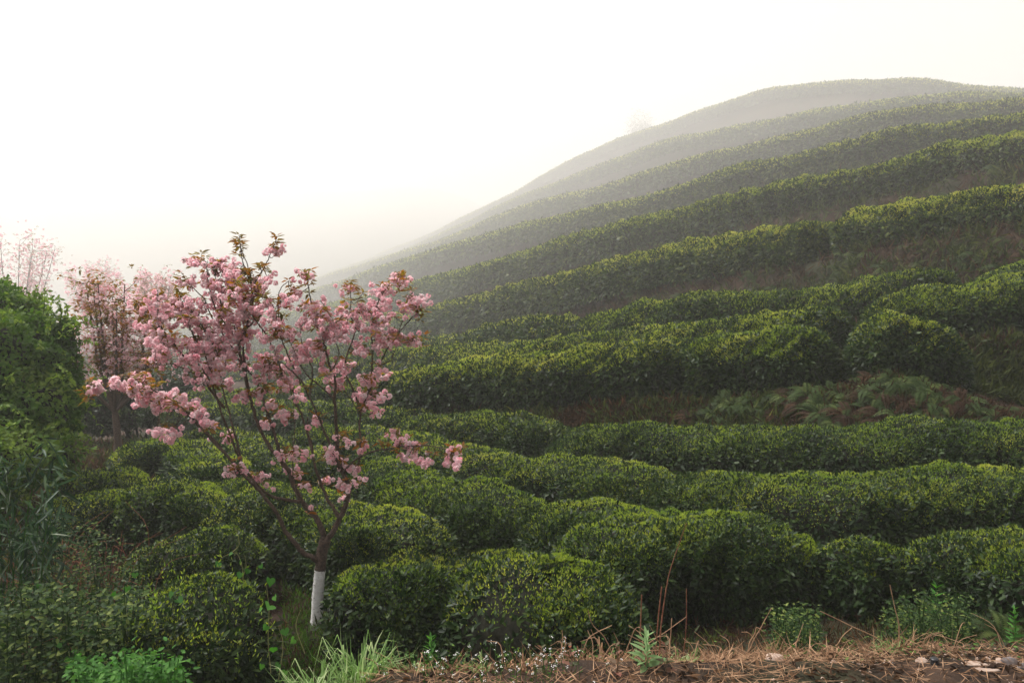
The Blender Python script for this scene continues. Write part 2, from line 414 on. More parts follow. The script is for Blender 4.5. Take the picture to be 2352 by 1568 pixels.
        ss = s0 + rnd(m) * (s1 - s0); tt = math.pi * (.09 + .80 * rnd(m))
        P, N = normals(ss, tt)
        keep = (rnd(m) < np.clip((N[:, 2] - .24 + .35 * bright) * 2.4, .03, 1) * np.clip(.55 + .5 * noise(P + off, 1.1, 11) + bright, .1, 1))
        P, N = P[keep], N[keep]; m = len(P)
        if m:
            U = unit(N * .5 + np.array([0, 0, 1.0]) + rn(m, 3) * .22)
            lift = ll * (.25 + .35 * rnd(m))[:, None]
            for q in range(2):
                D = unit(U + rn(m, 3) * .33)
                L = ll * (.32 + .28 * rnd(m))
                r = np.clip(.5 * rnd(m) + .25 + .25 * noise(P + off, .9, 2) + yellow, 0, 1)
                b.leaves(P + U * lift * .6, D, unit(rn(m, 3)), L, L * .34, 2, r=r, six=False)
    if wild:
        n = int(Ltot * 60 * wild)
        P, N = normals(rnd(n) * Ltot, math.pi * (.1 + .5 * rnd(n)))
        for q in range(5):
            U = unit(np.array([0, 0, 1]) + N * .4 + rn(n, 3) * .1)
            b.leaves(P + U * (.03 + .035 * q), unit(U + rn(n, 3) * .6), unit(rn(n, 3)), .034, .010, 2, six=False, r=rnd(n) * .5)
    return b.build(name, [M_CORE, M_LEAF, M_SHOOT], label=label, cat='tea hedge', group=group)

def px_line(pts, Yf=None, zoff=0):
    pts = smooth_line(pts, 5); return pts
GT = 'tea hedges planted along the terraces'
def terrace_hedge(k, p0, p1, label, seed, scale=1.0, **kw):
    px = np.arange(p0, p1 + .1, 14 if p1 - p0 < 900 else 20)
    a = np.array(ROWS[k], float)
    yc, Y = row_interp(k, px)
    crest = np.array([P3(p, y, d) for p, y, d in zip(px, yc, Y)])
    # smooth the plan a little
    for _ in range(2): crest[1:-1] = (crest[:-2] + crest[1:-1] * 2 + crest[2:]) / 4
    g = ground_z(crest[:, 0], crest[:, 1]); h = np.clip(crest[:, 2] - g, .35, 9)
    line = crest.copy(); line[:, 2] = crest[:, 2] - h
    hw = hw_row(Y) * scale
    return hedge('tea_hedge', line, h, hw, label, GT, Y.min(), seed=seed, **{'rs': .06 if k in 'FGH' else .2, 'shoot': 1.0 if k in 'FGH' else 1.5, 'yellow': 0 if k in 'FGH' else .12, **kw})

terrace_hedge('F', 880, 1600, 'tea hedge with bright yellow green top on the bare brown bank', 1, bright=.35)
terrace_hedge('F', 1560, 1925, 'tea hedge ending above the green ferns on the brown bank', 2, bright=.35)
terrace_hedge('F', 1945, 2235, 'round mounded tea hedge above the dark ferns at right', 3, bright=.3, yellow=.15)
terrace_hedge('F', 300, 800, 'hazy low tea hedge in the hollow seen through the cherry branches', 4)
terrace_hedge('G', 880, 1960, 'tea hedge close behind the bright topped hedge on the brown bank', 5, bright=.15)
terrace_hedge('G', 1975, 2900, 'tea hedge close behind the round mounded tea hedge', 6, bright=.2)
terrace_hedge('G', 250, 860, 'second hazy tea hedge in the hollow behind the cherry tree', 7)
terrace_hedge('H', 900, 1345, 'low mounded tea hedge at the foot of the tallest bank', 8)
terrace_hedge('H', 1372, 2215, 'long dark tea hedge at the foot of the fern covered tall bank', 9)
terrace_hedge('H', 2225, 2900, 'short tea hedge at the right picture edge under the tall bank', 10)
terrace_hedge('H', 200, 880, 'third hazy tea hedge in the hollow behind the cherry tree', 11)
terrace_hedge('I', 320, 1930, 'long tea hedge with sunlit top on the lowest tall bank of the hill', 12, bright=.35)
terrace_hedge('I', 1937, 2900, 'tall tea hedge with sunlit top above the tall bank at right', 13, bright=.35)
terrace_hedge('J', 320, 2900, 'tea hedge one terrace above the sunlit lowest hill hedge', 14, bright=.45)
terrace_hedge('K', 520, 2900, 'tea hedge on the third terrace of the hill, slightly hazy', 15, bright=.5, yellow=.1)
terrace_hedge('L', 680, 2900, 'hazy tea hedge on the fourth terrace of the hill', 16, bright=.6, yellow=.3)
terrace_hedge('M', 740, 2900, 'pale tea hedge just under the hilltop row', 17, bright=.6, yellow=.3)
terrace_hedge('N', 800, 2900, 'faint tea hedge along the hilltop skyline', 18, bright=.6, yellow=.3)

GF = 'tea hedges in the lower field'
def field_hedge(pts, h, hw, label, seed, Yfix=None, **kw):
    pts = smooth_line(pts, 5); line = []; hh = []
    for px, py in pts:
        if Yfix: Y = Yfix
        else:   # walk out until the sight line meets the top of a hedge of this height
            Y = None
            for d in np.arange(5.15, 24, .05):
                if P3(px, py, d)[2] <= gz(col_x(px, d), d) + h: Y = d; break
            if Y is None: Y = 16
        line.append(Y); 
    Ys = np.array(line)
    for _ in range(6): Ys[1:-1] = (Ys[:-2] + 2 * Ys[1:-1] + Ys[2:]) / 4
    C = np.array([P3(p, q, d) for (p, q), d in zip(pts, Ys)])
    g = ground_z(C[:, 0], C[:, 1]); H = np.clip(C[:, 2] - g, .3, 1.2)
    C[:, 2] -= H
    print('hedge', seed, 'Y %.1f-%.1f h %.2f-%.2f' % (Ys.min(), Ys.max(), H.min(), H.max()))
    kw.setdefault('shoot', .8)
    return hedge('tea_hedge', C, H, hw, label, GF, Ys.min(), seed=seed, yellow=kw.pop('yellow', 0) - .08, **kw)
field_hedge([(380,930),(560,925),(740,924),(867,931),(950,944),(1032,952),(1157,956),(1240,968),(1273,985)], .68, .64, 'dark tea hedge running from behind the tree to the foot of the bare bank', 21)
field_hedge([(1262,990),(1322,989),(1405,977),(1488,973),(1568,981),(1734,981),(1858,981),(1982,985),(2148,966),(2272,968),(2352,960),(2500,950),(2780,945)], .68, .66, 'long dark tea hedge at the foot of the fern bank, right of the bare soil', 22)
field_hedge([(700,972),(784,978),(867,989),(970,1008),(1074,1028),(1157,1043),(1240,1047),(1322,1055),(1405,1068),(1455,1084),(1476,1105)], .68, .64, 'tea hedge directly behind the blossom twig that reaches out to the right', 23, bright=.1)
field_hedge([(1476,1100),(1530,1091),(1568,1089),(1692,1093),(1775,1103),(1858,1113),(1941,1097),(2065,1086),(2189,1084),(2352,1082),(2500,1080),(2800,1080)], .70, .66, 'long tea hedge behind the two separate bushes at lower right', 24, bright=.15)
field_hedge([(770,1049),(867,1051),(950,1076),(1016,1105),(1090,1110),(1157,1132),(1200,1160)], .70, .62, 'tea hedge right of the tree fork leading to the brightest hedge end', 25, bright=.1)
field_hedge([(1190,1166),(1281,1157),(1364,1159),(1405,1175),(1436,1200)], .70, .6, 'short tea hedge with the brightest yellow green top in the middle of the field', 26, bright=.6)
field_hedge([(1335,1250),(1385,1222),(1450,1192),(1568,1184),(1692,1188),(1754,1200),(1800,1218)], .74, .66, 'broad tea hedge behind the reddish dry stalks', 27, bright=.15)
field_hedge([(1888,1250),(1920,1240),(1966,1233),(2040,1240),(2072,1252)], .58, .42, 'separate boxy tea bush second from the right edge, beside the bare straw', 28)
field_hedge([(2160,1252),(2185,1238),(2231,1229),(2352,1240),(2480,1250),(2760,1255)], .58, .5, 'separate tea bush at the lower right picture edge above the fern', 29)
field_hedge([(872,1352),(892,1312),(925,1288),(991,1283),(1045,1285),(1095,1277),(1157,1285),(1198,1304),(1240,1325),(1281,1329),(1364,1331),(1426,1341),(1467,1362),(1500,1395)], .72, .50, 'large nearest tea hedge right of the white painted trunk', 30, bright=.15, yellow=.05)
field_hedge([(492,1115),(552,1095),(604,1102),(647,1118)], .66, .45, 'small shaded tea hedge left of the tree fork behind the low limb', 31)
field_hedge([(555,1172),(587,1147),(626,1128),(710,1137),(780,1158),(851,1182),(903,1211),(945,1250)], .70, .6, 'tea hedge directly behind the tree fork and painted trunk', 32, yellow=.05)
field_hedge([(306,1030),(352,1010),(393,1008),(447,1031),(489,1055),(525,1078)], .68, .48, 'rounded tea hedge end below the lowest left blossoms', 33)
field_hedge([(430,992),(497,981),(580,1001),(640,1026),(700,1043),(760,1060)], .68, .52, 'tea hedge behind the rounded hedge end, crossed by the left limbs', 34)
field_hedge([(305,1138),(360,1108),(397,1110),(455,1120),(488,1150)], .70, .46, 'broad rounded tea hedge at left in front of the rounded end', 35)
field_hedge([(360,1285),(414,1242),(468,1215),(509,1219),(540,1250)], .60, .40, 'low tea hedge left of the curled pale vine', 36)
field_hedge([(158,1155),(207,1132),(248,1130),(295,1150)], .58, .38, 'small tea bush left of the broad rounded hedge', 37)
field_hedge([(172,1115),(215,1086),(269,1082),(302,1105)], .55, .38, 'small tea bush beside the brown gap at left', 38)
field_hedge([(275,1390),(340,1345),(430,1330),(520,1335),(580,1355),(622,1410)], .85, .62, 'loose unpruned tea bush in the left foreground beside the painted trunk', 39, wild=1.2, bright=-.15, dens=.8, Yfix=4.9)

#--MORE--
# ------------------------------------------------------------------ placing helpers
from mathutils import Matrix
def hit(px, py, y0=2.6, y1=60):
    """where the sight line through a photo point meets the ground"""
    ds = np.arange(y0, y1, .04 if y1 < 30 else .08)
    p0 = P3(px, py, 1.0) - np.array([0, 0, CZ]); pts = np.stack([p0[0] * ds, ds, CZ + p0[2] * ds], 1)
    g = ground_z(pts[:, 0], pts[:, 1]); m = np.nonzero(pts[:, 2] <= g)[0]
    i = m[0] if len(m) else len(ds) - 1
    return np.array([pts[i, 0], pts[i, 1], g[i]])
def attach(o, root):
    o.parent = root; o.matrix_parent_inverse = Matrix.Translation(root.location).inverted(); return o
def on_ground(px, Y):
    x = col_x(px, Y); return np.array([x, Y, gz(x, Y)])

# ------------------------------------------------------------------ flowers and young leaves of the cherries
def add_flowers(b, C, rad, npet, m=0, wide=1.0):
    """double pompom flowers with centres C"""
    n = len(C)
    if n == 0: return
    ax = unit(rn(n, 3) * .8 + np.array([0, -.15, .25]))
    Cc = np.repeat(C, npet, 0); A = np.repeat(ax, npet, 0)
    D = unit(rn(n * npet, 3) + A * .9)
    rr = np.repeat(rad * (.8 + .4 * rnd(n)), npet)
    fr = np.repeat(rnd(n), npet)
    lift = rnd(n * npet) ** .6
    P = Cc + D * (rr * (.25 + .25 * lift))[:, None]
    N = unit(rn(n * npet, 3)); 
    depth = (D * A).sum(1)
    r = np.clip(.22 + .30 * rnd(n * npet) + .30 * fr + .20 * depth, 0, 1)
    b.leaves(P, unit(D + rn(n * npet, 3) * .35), N, rr * .78, rr * 1.15 * wide, m, fold=.35, r=r, six=npet > 10, droop=-.1)
def add_sprays(b, C, ln, k, m=0, up=.35):
    """young leaves spreading and drooping from the twig ends C"""
    n = len(C)
    if n == 0: return
    P = np.repeat(C, k, 0); a = rnd(n * k) * 6.283
    D = unit(np.stack([np.cos(a), np.sin(a), up + rn(n * k) * .45], 1))
    L = ln * (.55 + .6 * rnd(n * k))
    fr = np.clip(np.repeat(rnd(n), k) * .8 + .25 * rnd(n * k), 0, 1)
    b.leaves(P + D * .01 * ln / .07, D, unit(np.array([0, 0, 1.]) + rn(n * k, 3) * .3), L, L * .42, m, fold=.25, r=fr, droop=.35)

def lime_mat():
    m = rough_mat('lime_wash', (.66, .64, .62), (.88, .87, .86), 38, bump=.9, dist=.006)
    t = m.node_tree; pr = t.nodes['Principled BSDF']; link = pr.inputs['Base Color'].links[0]; src = link.from_socket
    co = t.nodes.new('ShaderNodeTexCoord'); mp = t.nodes.new('ShaderNodeMapping'); mp.inputs['Scale'].default_value = (26, 26, 90)
    n = t.nodes.new('ShaderNodeTexNoise'); n.inputs['Scale'].default_value = 1; n.inputs['Detail'].default_value = 3
    t.links.new(co.outputs['Object'], mp.inputs[0]); t.links.new(mp.outputs[0], n.inputs['Vector'])
    r = t.nodes.new('ShaderNodeValToRGB'); r.color_ramp.elements[0].position = .62; r.color_ramp.elements[1].position = .72
    t.links.new(n.outputs['Fac'], r.inputs[0])
    mx = t.nodes.new('ShaderNodeMix'); mx.data_type = 'RGBA'; mx.inputs['B'].default_value = (.16, .12, .10, 1)
    t.links.new(r.outputs[0], mx.inputs['Factor']); t.links.new(src, mx.inputs['A']); t.links.new(mx.outputs['Result'], pr.inputs['Base Color'])
    return m
M_LIME = lime_mat()

# ------------------------------------------------------------------ the cherry tree in front
c1 = lambda x, y: (428.75 + x * .3516, 918.75 + y * .3516)
c2 = lambda x, y: (183.75 + x * .3321, 520.6 + y * .3321)
c3 = lambda x, y: (520.6 + x * .2734, 673.75 + y * .2734)
c8 = lambda x, y: (490 + x * .2344, 551 + y * .2344)
TY = 6.5
base = P3(724, 1452, TY); base[2] = gz(base[0], base[1])
cherry = empty('cherry_tree', base, label='pink blossoming cherry tree with white painted trunk, nearest of the cherries', cat='cherry tree')
b = MB(); tp = [c1(*q) for q in [(842, 1530), (850, 1420), (856, 1300), (863, 1200), (872, 1108)]]
pts = smooth_line([P3(p, q, TY) for p, q in tp], 8); pts[0, 2] = base[2] - .06
b.tube(pts, np.linspace(.050, .044, len(pts)), 0, 20, rough=.035)
attach(b.build('painted_trunk_base', [M_LIME], smooth=True), cherry)
b = MB(); tp = [c1(*q) for q in [(871, 1115), (876, 1060), (882, 1000), (893, 955), (905, 915)]]
pts = smooth_line([P3(p, q, TY) for p, q in tp], 6)
b.tube(pts, np.linspace(.0425, .046, len(pts)), 0, 18, rough=.06)
attach(b.build('trunk', [M_BARK], smooth=True), cherry)
LIMBS = [
 # converter, points, depth offset start/end, radius start/end
 (c1, [(872,1062),(820,1025),(760,995),(700,925),(640,850),(600,760),(555,690),(490,610),(430,545),(370,490),(290,395),(200,285),(110,190),(30,115),(-80,45),(-190,10),(-290,-10)], 0, -.55, .027, .006),
 (c1, [(900,925),(880,840),(840,760),(770,680),(700,560),(672,470),(615,395),(540,300),(480,190),(440,80),(415,-20),(388,-130),(360,-250),(330,-390),(310,-480)], .02, .25, .032, .007),
 (c1, [(745,665),(650,650),(570,632),(500,590),(420,505),(352,400),(300,270),(245,130),(200,0),(160,-110),(90,-220),(0,-310)], .05, -.15, .017, .006),
 (c1, [(356,400),(330,280),(290,130),(258,10),(225,-120),(215,-250),(170,-380)], -.05, .15, .012, .004),
 (c1, [(665,458),(612,385),(590,270),(552,150),(515,45),(490,-40),(440,-150),(370,-230),(330,-330)], .1, .4, .02, .006),
 (c1, [(905,930),(955,860),(1010,750),(1050,655),(1062,580),(1040,510),(1008,450),(990,350),(980,200),(970,80),(965,-20)], -.02, .0, .030, .014),
 (c3, [(905,880),(910,720),(872,640),(840,500),(812,390),(770,270),(730,150),(695,0),(680,-110),(670,-170)], 0, -.1, .012, .004),
 (c1, [(1000,445),(960,345),(905,215),(850,85),(800,-20),(760,-110),(690,-190),(600,-260)], -.05, -.3, .015, .005),
 (c1, [(985,760),(960,700),(918,640),(852,480),(822,345),(785,200),(745,85),(700,-20),(690,-130),(640,-280)], .12, .5, .020, .005),
 (c1, [(1022,470),(1100,390),(1200,340),(1330,315),(1420,300),(1500,300),(1580,294),(1650,310),(1740,330)], -.05, -.35, .010, .003),
 (c3, [(985,1500),(1100,1440),(1128,1280),(1115,1120),(1130,980),(1180,860),(1240,720),(1290,590),(1350,470),(1420,370),(1520,240),(1600,170),(1640,130)], .1, .1, .014, .004),
 (c3, [(1105,1010),(1090,960),(1030,870),(970,790),(940,730)], .1, .15, .006, .003),
 (c3, [(990,620),(1010,520),(1050,410),(1085,300),(1060,240),(1035,170),(1045,70),(1040,-30),(1045,-100)], .2, .1, .009, .003),
 (c3, [(1128,1000),(1060,800),(985,650),(990,600)], .1, .2, .009, .008),
 (c3, [(1180,850),(1215,650),(1225,480),(1215,330),(1230,180),(1280,60),(1330,-30),(1390,-100),(1440,-120)], .15, .0, .009, .003),
 (c3, [(1290,600),(1380,560),(1450,420),(1560,380),(1640,350)], .05, -.15, .006, .003),
 (c3, [(1420,370),(1480,230),(1490,120),(1530,20)], .1, .2, .005, .003),
 # the crown's left half
 (c2, [(990,1560),(900,1460),(830,1385),(770,1310),(700,1250),(640,1205),(560,1165),(480,1110),(400,1075),(300,1090),(200,1060),(110,1095),(50,1110)], -.55, -.8, .011, .004),
 (c2, [(1000,1250),(930,1170),(860,1060),(760,945),(670,840),(600,750),(560,690),(540,600),(545,520),(530,430)], .1, -.2, .014, .004),
 (c2, [(860,1060),(780,1010),(700,975),(630,950),(560,960),(500,930)], .0, -.3, .008, .003),
 (c2, [(930,1170),(900,1000),(860,880),(800,780),(760,700),(700,640),(620,600),(560,580),(480,600),(420,560)], .1, .0, .010, .003),
 (c2, [(1180,1190),(1140,1000),(1100,920),(1020,870),(950,820),(880,740),(820,650),(760,560),(700,470),(660,420)], .25, .1, .013, .004),
 (c2, [(1150,1100),(1120,900),(1040,820),(960,700),(900,600),(860,500),(780,420),(740,370),(700,320)], .3, .3, .011, .003),
 (c2, [(1120,850),(1060,740),(980,640),(920,520),(890,400),(880,300),(860,230),(780,200)], .3, .2, .009, .003),
 (c2, [(980,560),(960,460),(940,360),(930,280),(950,240)], .25, .3, .006, .003),
 (c2, [(1150,1000),(1130,850),(1150,700),(1180,560),(1180,400),(1130,260),(1110,150),(1100,60)], .2, .2, .012, .003),
 (c8, [(250,1080),(300,900),(390,800),(392,650),(390,480),(450,350),(500,270),(545,170),(590,70),(620,10)], .15, .1, .011, .003),
 (c8, [(385,560),(370,400),(330,240),(285,120),(250,20)], .15, .25, .007, .003),
 (c8, [(600,930),(640,760),(640,620),(650,500),(700,430),(740,400)], .1, .0, .007, .003),
 (c3, [(480,760),(430,560),(400,480),(330,340),(250,240),(160,120),(60,30)], .1, .0, .010, .004),
 (c3, [(620,760),(560,620),(500,480),(440,330),(420,200),(440,60)], .0, -.15, .009, .003),
 (c3, [(900,885),(790,780),(670,680),(600,560),(540,420),(470,330),(390,270)], .0, -.2, .009, .003),
 (c3, [(700,870),(720,650),(690,560),(640,440),(620,300),(660,210),(640,150)], .0, .1, .007, .003),
 (c3, [(880,650),(930,560),(940,480),(900,380),(860,300),(880,230),(850,150),(790,60)], .0, -.1, .006, .003),
 (c3, [(640,1010),(560,900),(520,760),(470,640),(330,620)], .3, .3, .007, .003),
 (c3, [(680,1040),(690,1180),(720,1300),(745,1470)], .35, .3, .007, .009),
 (c3, [(560,1330),(570,1150),(560,900)], .2, .3, .005, .003),
 (c1, [(700,560),(690,440),(700,330),(690,220)], .0, .1, .005, .003),
 (c1, [(745,655),(720,600),(700,500)], .0, -.1, .004, .003),
]
LP, LX, LD = [], [], []          # limb points: photo position, world, depth
for cv, q, d0, d1, r0, r1 in LIMBS:
    q2 = smooth_line([cv(*a) for a in q], 5); n = len(q2)
    t = np.linspace(0, 1, n); Y = TY + d0 + (d1 - d0) * t
    wob = np.cumsum(rn(n)) * .006; Y = Y + wob - wob[0] * (1 - t)
    W = np.array([P3(a, c, y) for (a, c), y in zip(q2, Y)]); W[1:-1] += rn(n - 2, 3) * .0022
    b = MB(); b.tube(W, .86 * (r0 + (r1 - r0) * t ** .8), 0, 12 if r0 > .012 else 8, rough=.05)
    attach(b.build('limb', [M_BARK], smooth=True), cherry)
    k0 = int(n * (.12 if r0 > .02 else 0))
    LP.append(q2[k0:]); LX.append(W[k0:]); LD.append(Y[k0:])
LP = np.concatenate(LP); LX = np.concatenate(LX); LD = np.concatenate(LD)
BLOBS = [(220,885,22,9,4,1),(292,880,30,20,8,3),(345,905,32,20,9,3),(385,925,28,18,7,2),(440,940,28,20,7,2),(388,990,30,10,6,1),(480,965,22,18,5,1),(320,865,12,14,3,2),
 (350,700,38,22,10,4),(400,722,45,32,15,4),(330,742,22,18,6,2),(392,782,50,28,15,3),(445,742,38,36,14,3),(362,818,28,16,6,2),(452,812,55,36,17,3),(430,652,14,9,3,2),(428,690,18,9,3,2),(400,690,12,8,2,2),
 (455,598,16,9,3,2),(488,600,18,10,4,2),(515,612,18,12,4,2),(540,612,14,10,3,2),(632,576,16,10,4,1),(555,655,46,28,12,7),(512,682,54,32,16,6),(592,692,44,34,14,7),(482,642,26,22,6,3),(672,680,22,16,5,2),(700,628,12,10,4,1),(722,702,26,22,8,2),
 (560,742,76,36,26,7),(642,762,46,28,12,4),(500,775,56,34,17,4),(742,722,14,10,3,1),(600,640,34,22,3,6),(545,575,8,12,0,3),(640,556,6,6,0,1),
 (560,822,76,32,20,4),(652,832,46,32,14,3),(702,792,32,24,8,3),(512,872,46,26,9,3),(732,742,28,20,6,2),(762,752,36,20,9,2),(610,860,60,30,10,3),(460,870,30,16,4,2),
 (812,722,32,28,12,3),(852,692,32,24,10,3),(882,660,18,14,5,2),(915,642,13,11,4,1),(800,662,12,7,2,1),(862,742,38,24,10,3),(942,702,22,22,8,2),(956,678,10,12,3,1),(890,782,34,22,11,2),(942,780,18,12,4,1),(832,792,22,18,5,2),(780,760,24,16,6,2),(925,640,8,8,1,2),
 (862,862,28,20,8,1),(850,910,26,20,8,2),(850,942,10,8,2,1),(762,862,32,22,7,2),(790,832,22,18,4,2),(612,900,18,12,3,2),(566,912,16,10,3,1),(622,932,10,16,2,1),(660,955,14,20,4,2),(618,967,12,8,2,1),(526,1000,10,8,2,1),(725,965,9,7,2,1),(785,1006,12,9,2,2),(836,1025,8,7,1,1),(762,1030,16,9,2,1),(662,1046,22,12,4,1),(692,1046,10,8,2,1),(750,1048,12,8,2,2),(780,1050,10,7,2,1),(682,1080,12,9,2,1),(810,1076,12,8,2,2),(790,1106,22,9,3,2),(822,1100,8,6,1,1),(745,1108,9,7,1,1),(696,1110,8,7,1,1),(700,1176,3,3,.4,0),(550,1080,12,10,3,1),(592,1095,18,12,4,2),(621,1127,5,5,.6,0),(795,1140,4,6,1,0),(690,900,24,20,3,2),(730,800,20,16,3,1),
 (908,1000,8,11,2,1),(936,1018,16,9,3,1),(928,1045,9,9,2,1),(980,1055,17,6,3,1),(1035,1036,15,10,3,1),(1036,1063,18,9,3,1),(955,1022,9,7,1,1),(1056,1030,6,5,0,1),(880,1025,14,6,0,2)]
bl, lf, tw = MB(), MB(), MB()
FC, SC = [], []
def twig_to(px, py, leafy=False):
    d = np.hypot(LP[:, 0] - px, (LP[:, 1] - py)) + np.where(LP[:, 1] < py, 8, 0) + rn(len(LP)) * 3
    i = int(np.argmin(d)); Y = LD[i] + rn() * (.10 + .004 * d[i])
    E = P3(px, py, Y); A = LX[i]; mid = (A + E) / 2 + np.array([0, 0, -.02]) + rn(3) * .012
    L = np.linalg.norm(E - A)
    if L > .03:
        tw.tube(smooth_line([A, mid, E], 4), np.linspace(.0035, .002, 9), 0, 5, cap=False)
    return E, unit((E - A)[None])[0]
for (x, y, rx, ry, nf, nl) in BLOBS:
    n = int(round(nf * 1.0)) if nf >= 1 else (1 if nf > 0 else 0)
    for _ in range(n):
        a, rr = random.random() * 6.283, random.random() ** .5
        E, dr = twig_to(x + rx * rr * math.cos(a), y + ry * rr * math.sin(a))
        k = 1 if nf < 1 else random.randint(3, 6)
        FC.append(E + rn(k, 3) * np.array([.034, .032, .024]) - np.array([0, 0, .012]))
        if random.random() < .45: SC.append(E + np.array([0, 0, .02]) + rn(3) * .015)
    for _ in range(int(nl * 1.3)):
        a, rr = random.random() * 6.283, random.random() ** .5
        E, dr = twig_to(x + (rx + 6) * rr * math.cos(a), y - 5 + (ry + 6) * rr * math.sin(a))
        SC.append(E); SC.append(E - dr * .04)
# leaves at the growing tips of the limbs
for cv, q, d0, d1, r0, r1 in LIMBS[:32]:
    if r1 <= .004:
        x, y = cv(*q[-1])
        for k in range(4):
            SC.append(P3(x + random.gauss(0, 3), y + k * 9, TY + d1))
FC = np.concatenate(FC); SC = np.array(SC)
add_flowers(bl, FC, .0225, 22)
add_sprays(lf, SC, .066, 5)
attach(bl.build('blossom', [M_PETAL]), cherry); attach(lf.build('foliage', [M_BRONZE]), cherry); attach(tw.build('twig', [M_BARK]), cherry)['kind'] = 'stuff'

# ------------------------------------------------------------------ hazier cherries behind
def back_cherry(px, Y, top_y, width_px, label, ncl, fl, seed, fr=.036, trunk_r=.05, bare=.25, npet=9, sp=.09, pts_extra=None):
    g = np.random.default_rng(seed); base = on_ground(px, Y); topz = z_at(px, top_y, Y); H = topz - base[2]; Wd = width_px / F_PX * Y
    root = empty('cherry_tree', base, label=label, cat='cherry tree')
    tb = MB(); fork = base + np.array([0, 0, H * bare])
    tb.tube(smooth_line([base - [0, 0, .1], base + [Wd * .02, 0, H * bare * .5], fork], 4), np.linspace(trunk_r, trunk_r * .75, 9), 0, 10, rough=.05)
    ends = []
    nl = 11
    for i in range(nl):
        a = i / nl * 6.283 + g.normal() * .2; rr = (.25 + .75 * g.random() ** .6) * Wd * .5
        tip = np.array([base[0] + math.cos(a) * rr, base[1] + math.sin(a) * rr * .8, base[2] + H * (1.0 - .42 * (rr / (Wd * .5)) ** 2 * g.random() - .05 * g.random())])
        m1 = fork + (tip - fork) * .35 + np.array([math.cos(a), math.sin(a) * .8, -.2]) * rr * .2
        q = smooth_line([fork, m1, fork + (tip - fork) * .7 + np.array([math.cos(a), math.sin(a), 0]) * rr * .12, tip], 5)
        tb.tube(q, np.linspace(trunk_r * .5, trunk_r * .1, len(q)), 0, 6)
        for j in range(5, len(q)):
            ends.append(q[j])
            if g.random() < .75:
                e2 = q[j] + np.clip(np.array([g.normal(), g.normal(), abs(g.normal()) * .8]), -1.3, 1.3) * Wd * .10
                e2[2] = min(e2[2], topz); tb.tube(np.array([q[j], (q[j] + e2) / 2 + [0, 0, -.02], e2]), [trunk_r * .12, trunk_r * .09, trunk_r * .05], 0, 5, cap=False); ends.append(e2)
    ends = np.array(ends); pick = ends[g.integers(0, len(ends), ncl)] + g.normal(size=(ncl, 3)) * Wd * .055
    C = np.repeat(pick, fl, 0) + g.normal(size=(ncl * fl, 3)) * sp * .42
    fb, lb = MB(), MB()
    add_flowers(fb, C, fr, npet); 
    k = g.integers(0, len(ends), int(ncl * 1.3)); add_sprays(lb, ends[k] + g.normal(size=(len(k), 3)) * Wd * .05, .085 * (1 + Y / 60), 5)
    attach(tb.build('trunk', [M_BARK]), root); attach(fb.build('blossom', [M_PETAL]), root); attach(lb.build('foliage', [M_BRONZE]), root)
    return root
back_cherry(258, 14.5, 632, 275, 'second pink cherry tree, slightly hazy, left behind the nearest one', 620, 3, 5, trunk_r=.075, fr=.030, bare=.30)
back_cherry(352, 75, 618, 120, 'small faint pink cherry treetop between the two nearer cherry trees', 700, 3, 6, fr=.105, npet=8, trunk_r=.14)
back_cherry(30, 105, 522, 210, 'tall faint cherry tree in the haze above the vine covered thicket', 700, 4, 8, fr=.12, npet=8, trunk_r=.2)
back_cherry(225, 170, 592, 120, 'very faint pink cherry tree in the haze behind the second one', 700, 3, 9, fr=.23, npet=8, trunk_r=.25)

# ------------------------------------------------------------------ leafy masses
def blob_leaves(b, C, Rr, n, ll, wr, mats, seed=0, inner=.78, droop=.2, six=True, up=.2, rseed=0.0):
    """leaves over a lumpy ellipsoid"""
    C = np.array(C); Rr = np.array(Rr); d = unit(rn(n, 3)); d = d[(d[:, 1] < .55) | (rnd(n) < .35)]; n = len(d)
    bmp = 1 + .24 * noise(d * Rr * 2 + C + seed, 1.6, 4) + .10 * noise(d * Rr * 2 + C + seed, .6, 9)
    k = bmp * (inner + (1 - inner) * rnd(n) ** .5)
    P = C + d * Rr * k[:, None]; N = unit(d / Rr)
    D = unit(rn(n, 3) * .7 + N * .55 + np.array([0, 0, up]) - np.array([0, 0, droop]))
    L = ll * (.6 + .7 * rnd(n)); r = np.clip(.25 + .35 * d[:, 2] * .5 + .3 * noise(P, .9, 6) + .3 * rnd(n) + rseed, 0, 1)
    b.leaves(P, D, unit(N + rn(n, 3) * .4 + [0, 0, .4]), L, L * wr, mats, r=r, six=six)
def core_ball(b, C, Rr, k=.72, m=0, seed=0):
    u, v = np.meshgrid(np.linspace(0, 6.2832, 25)[:-1], np.linspace(.05, 3.09, 13), indexing='ij')
    d = np.stack([np.cos(u) * np.sin(v), np.sin(u) * np.sin(v), np.cos(v)], -1).reshape(-1, 3); Rr = np.array(Rr)
    bmp = 1 + .24 * noise(d * Rr * 2 + np.array(C) + seed, 1.6, 4)
    V = np.array(C) + d * Rr * (k * bmp)[:, None]
    i = np.arange(24)[:, None]; j = np.arange(12)[None]; i2 = (i + 1) % 24
    b.add(V, np.stack([i * 13 + j, i * 13 + j + 1, i2 * 13 + j + 1, i2 * 13 + j], -1).reshape(-1, 4), m)
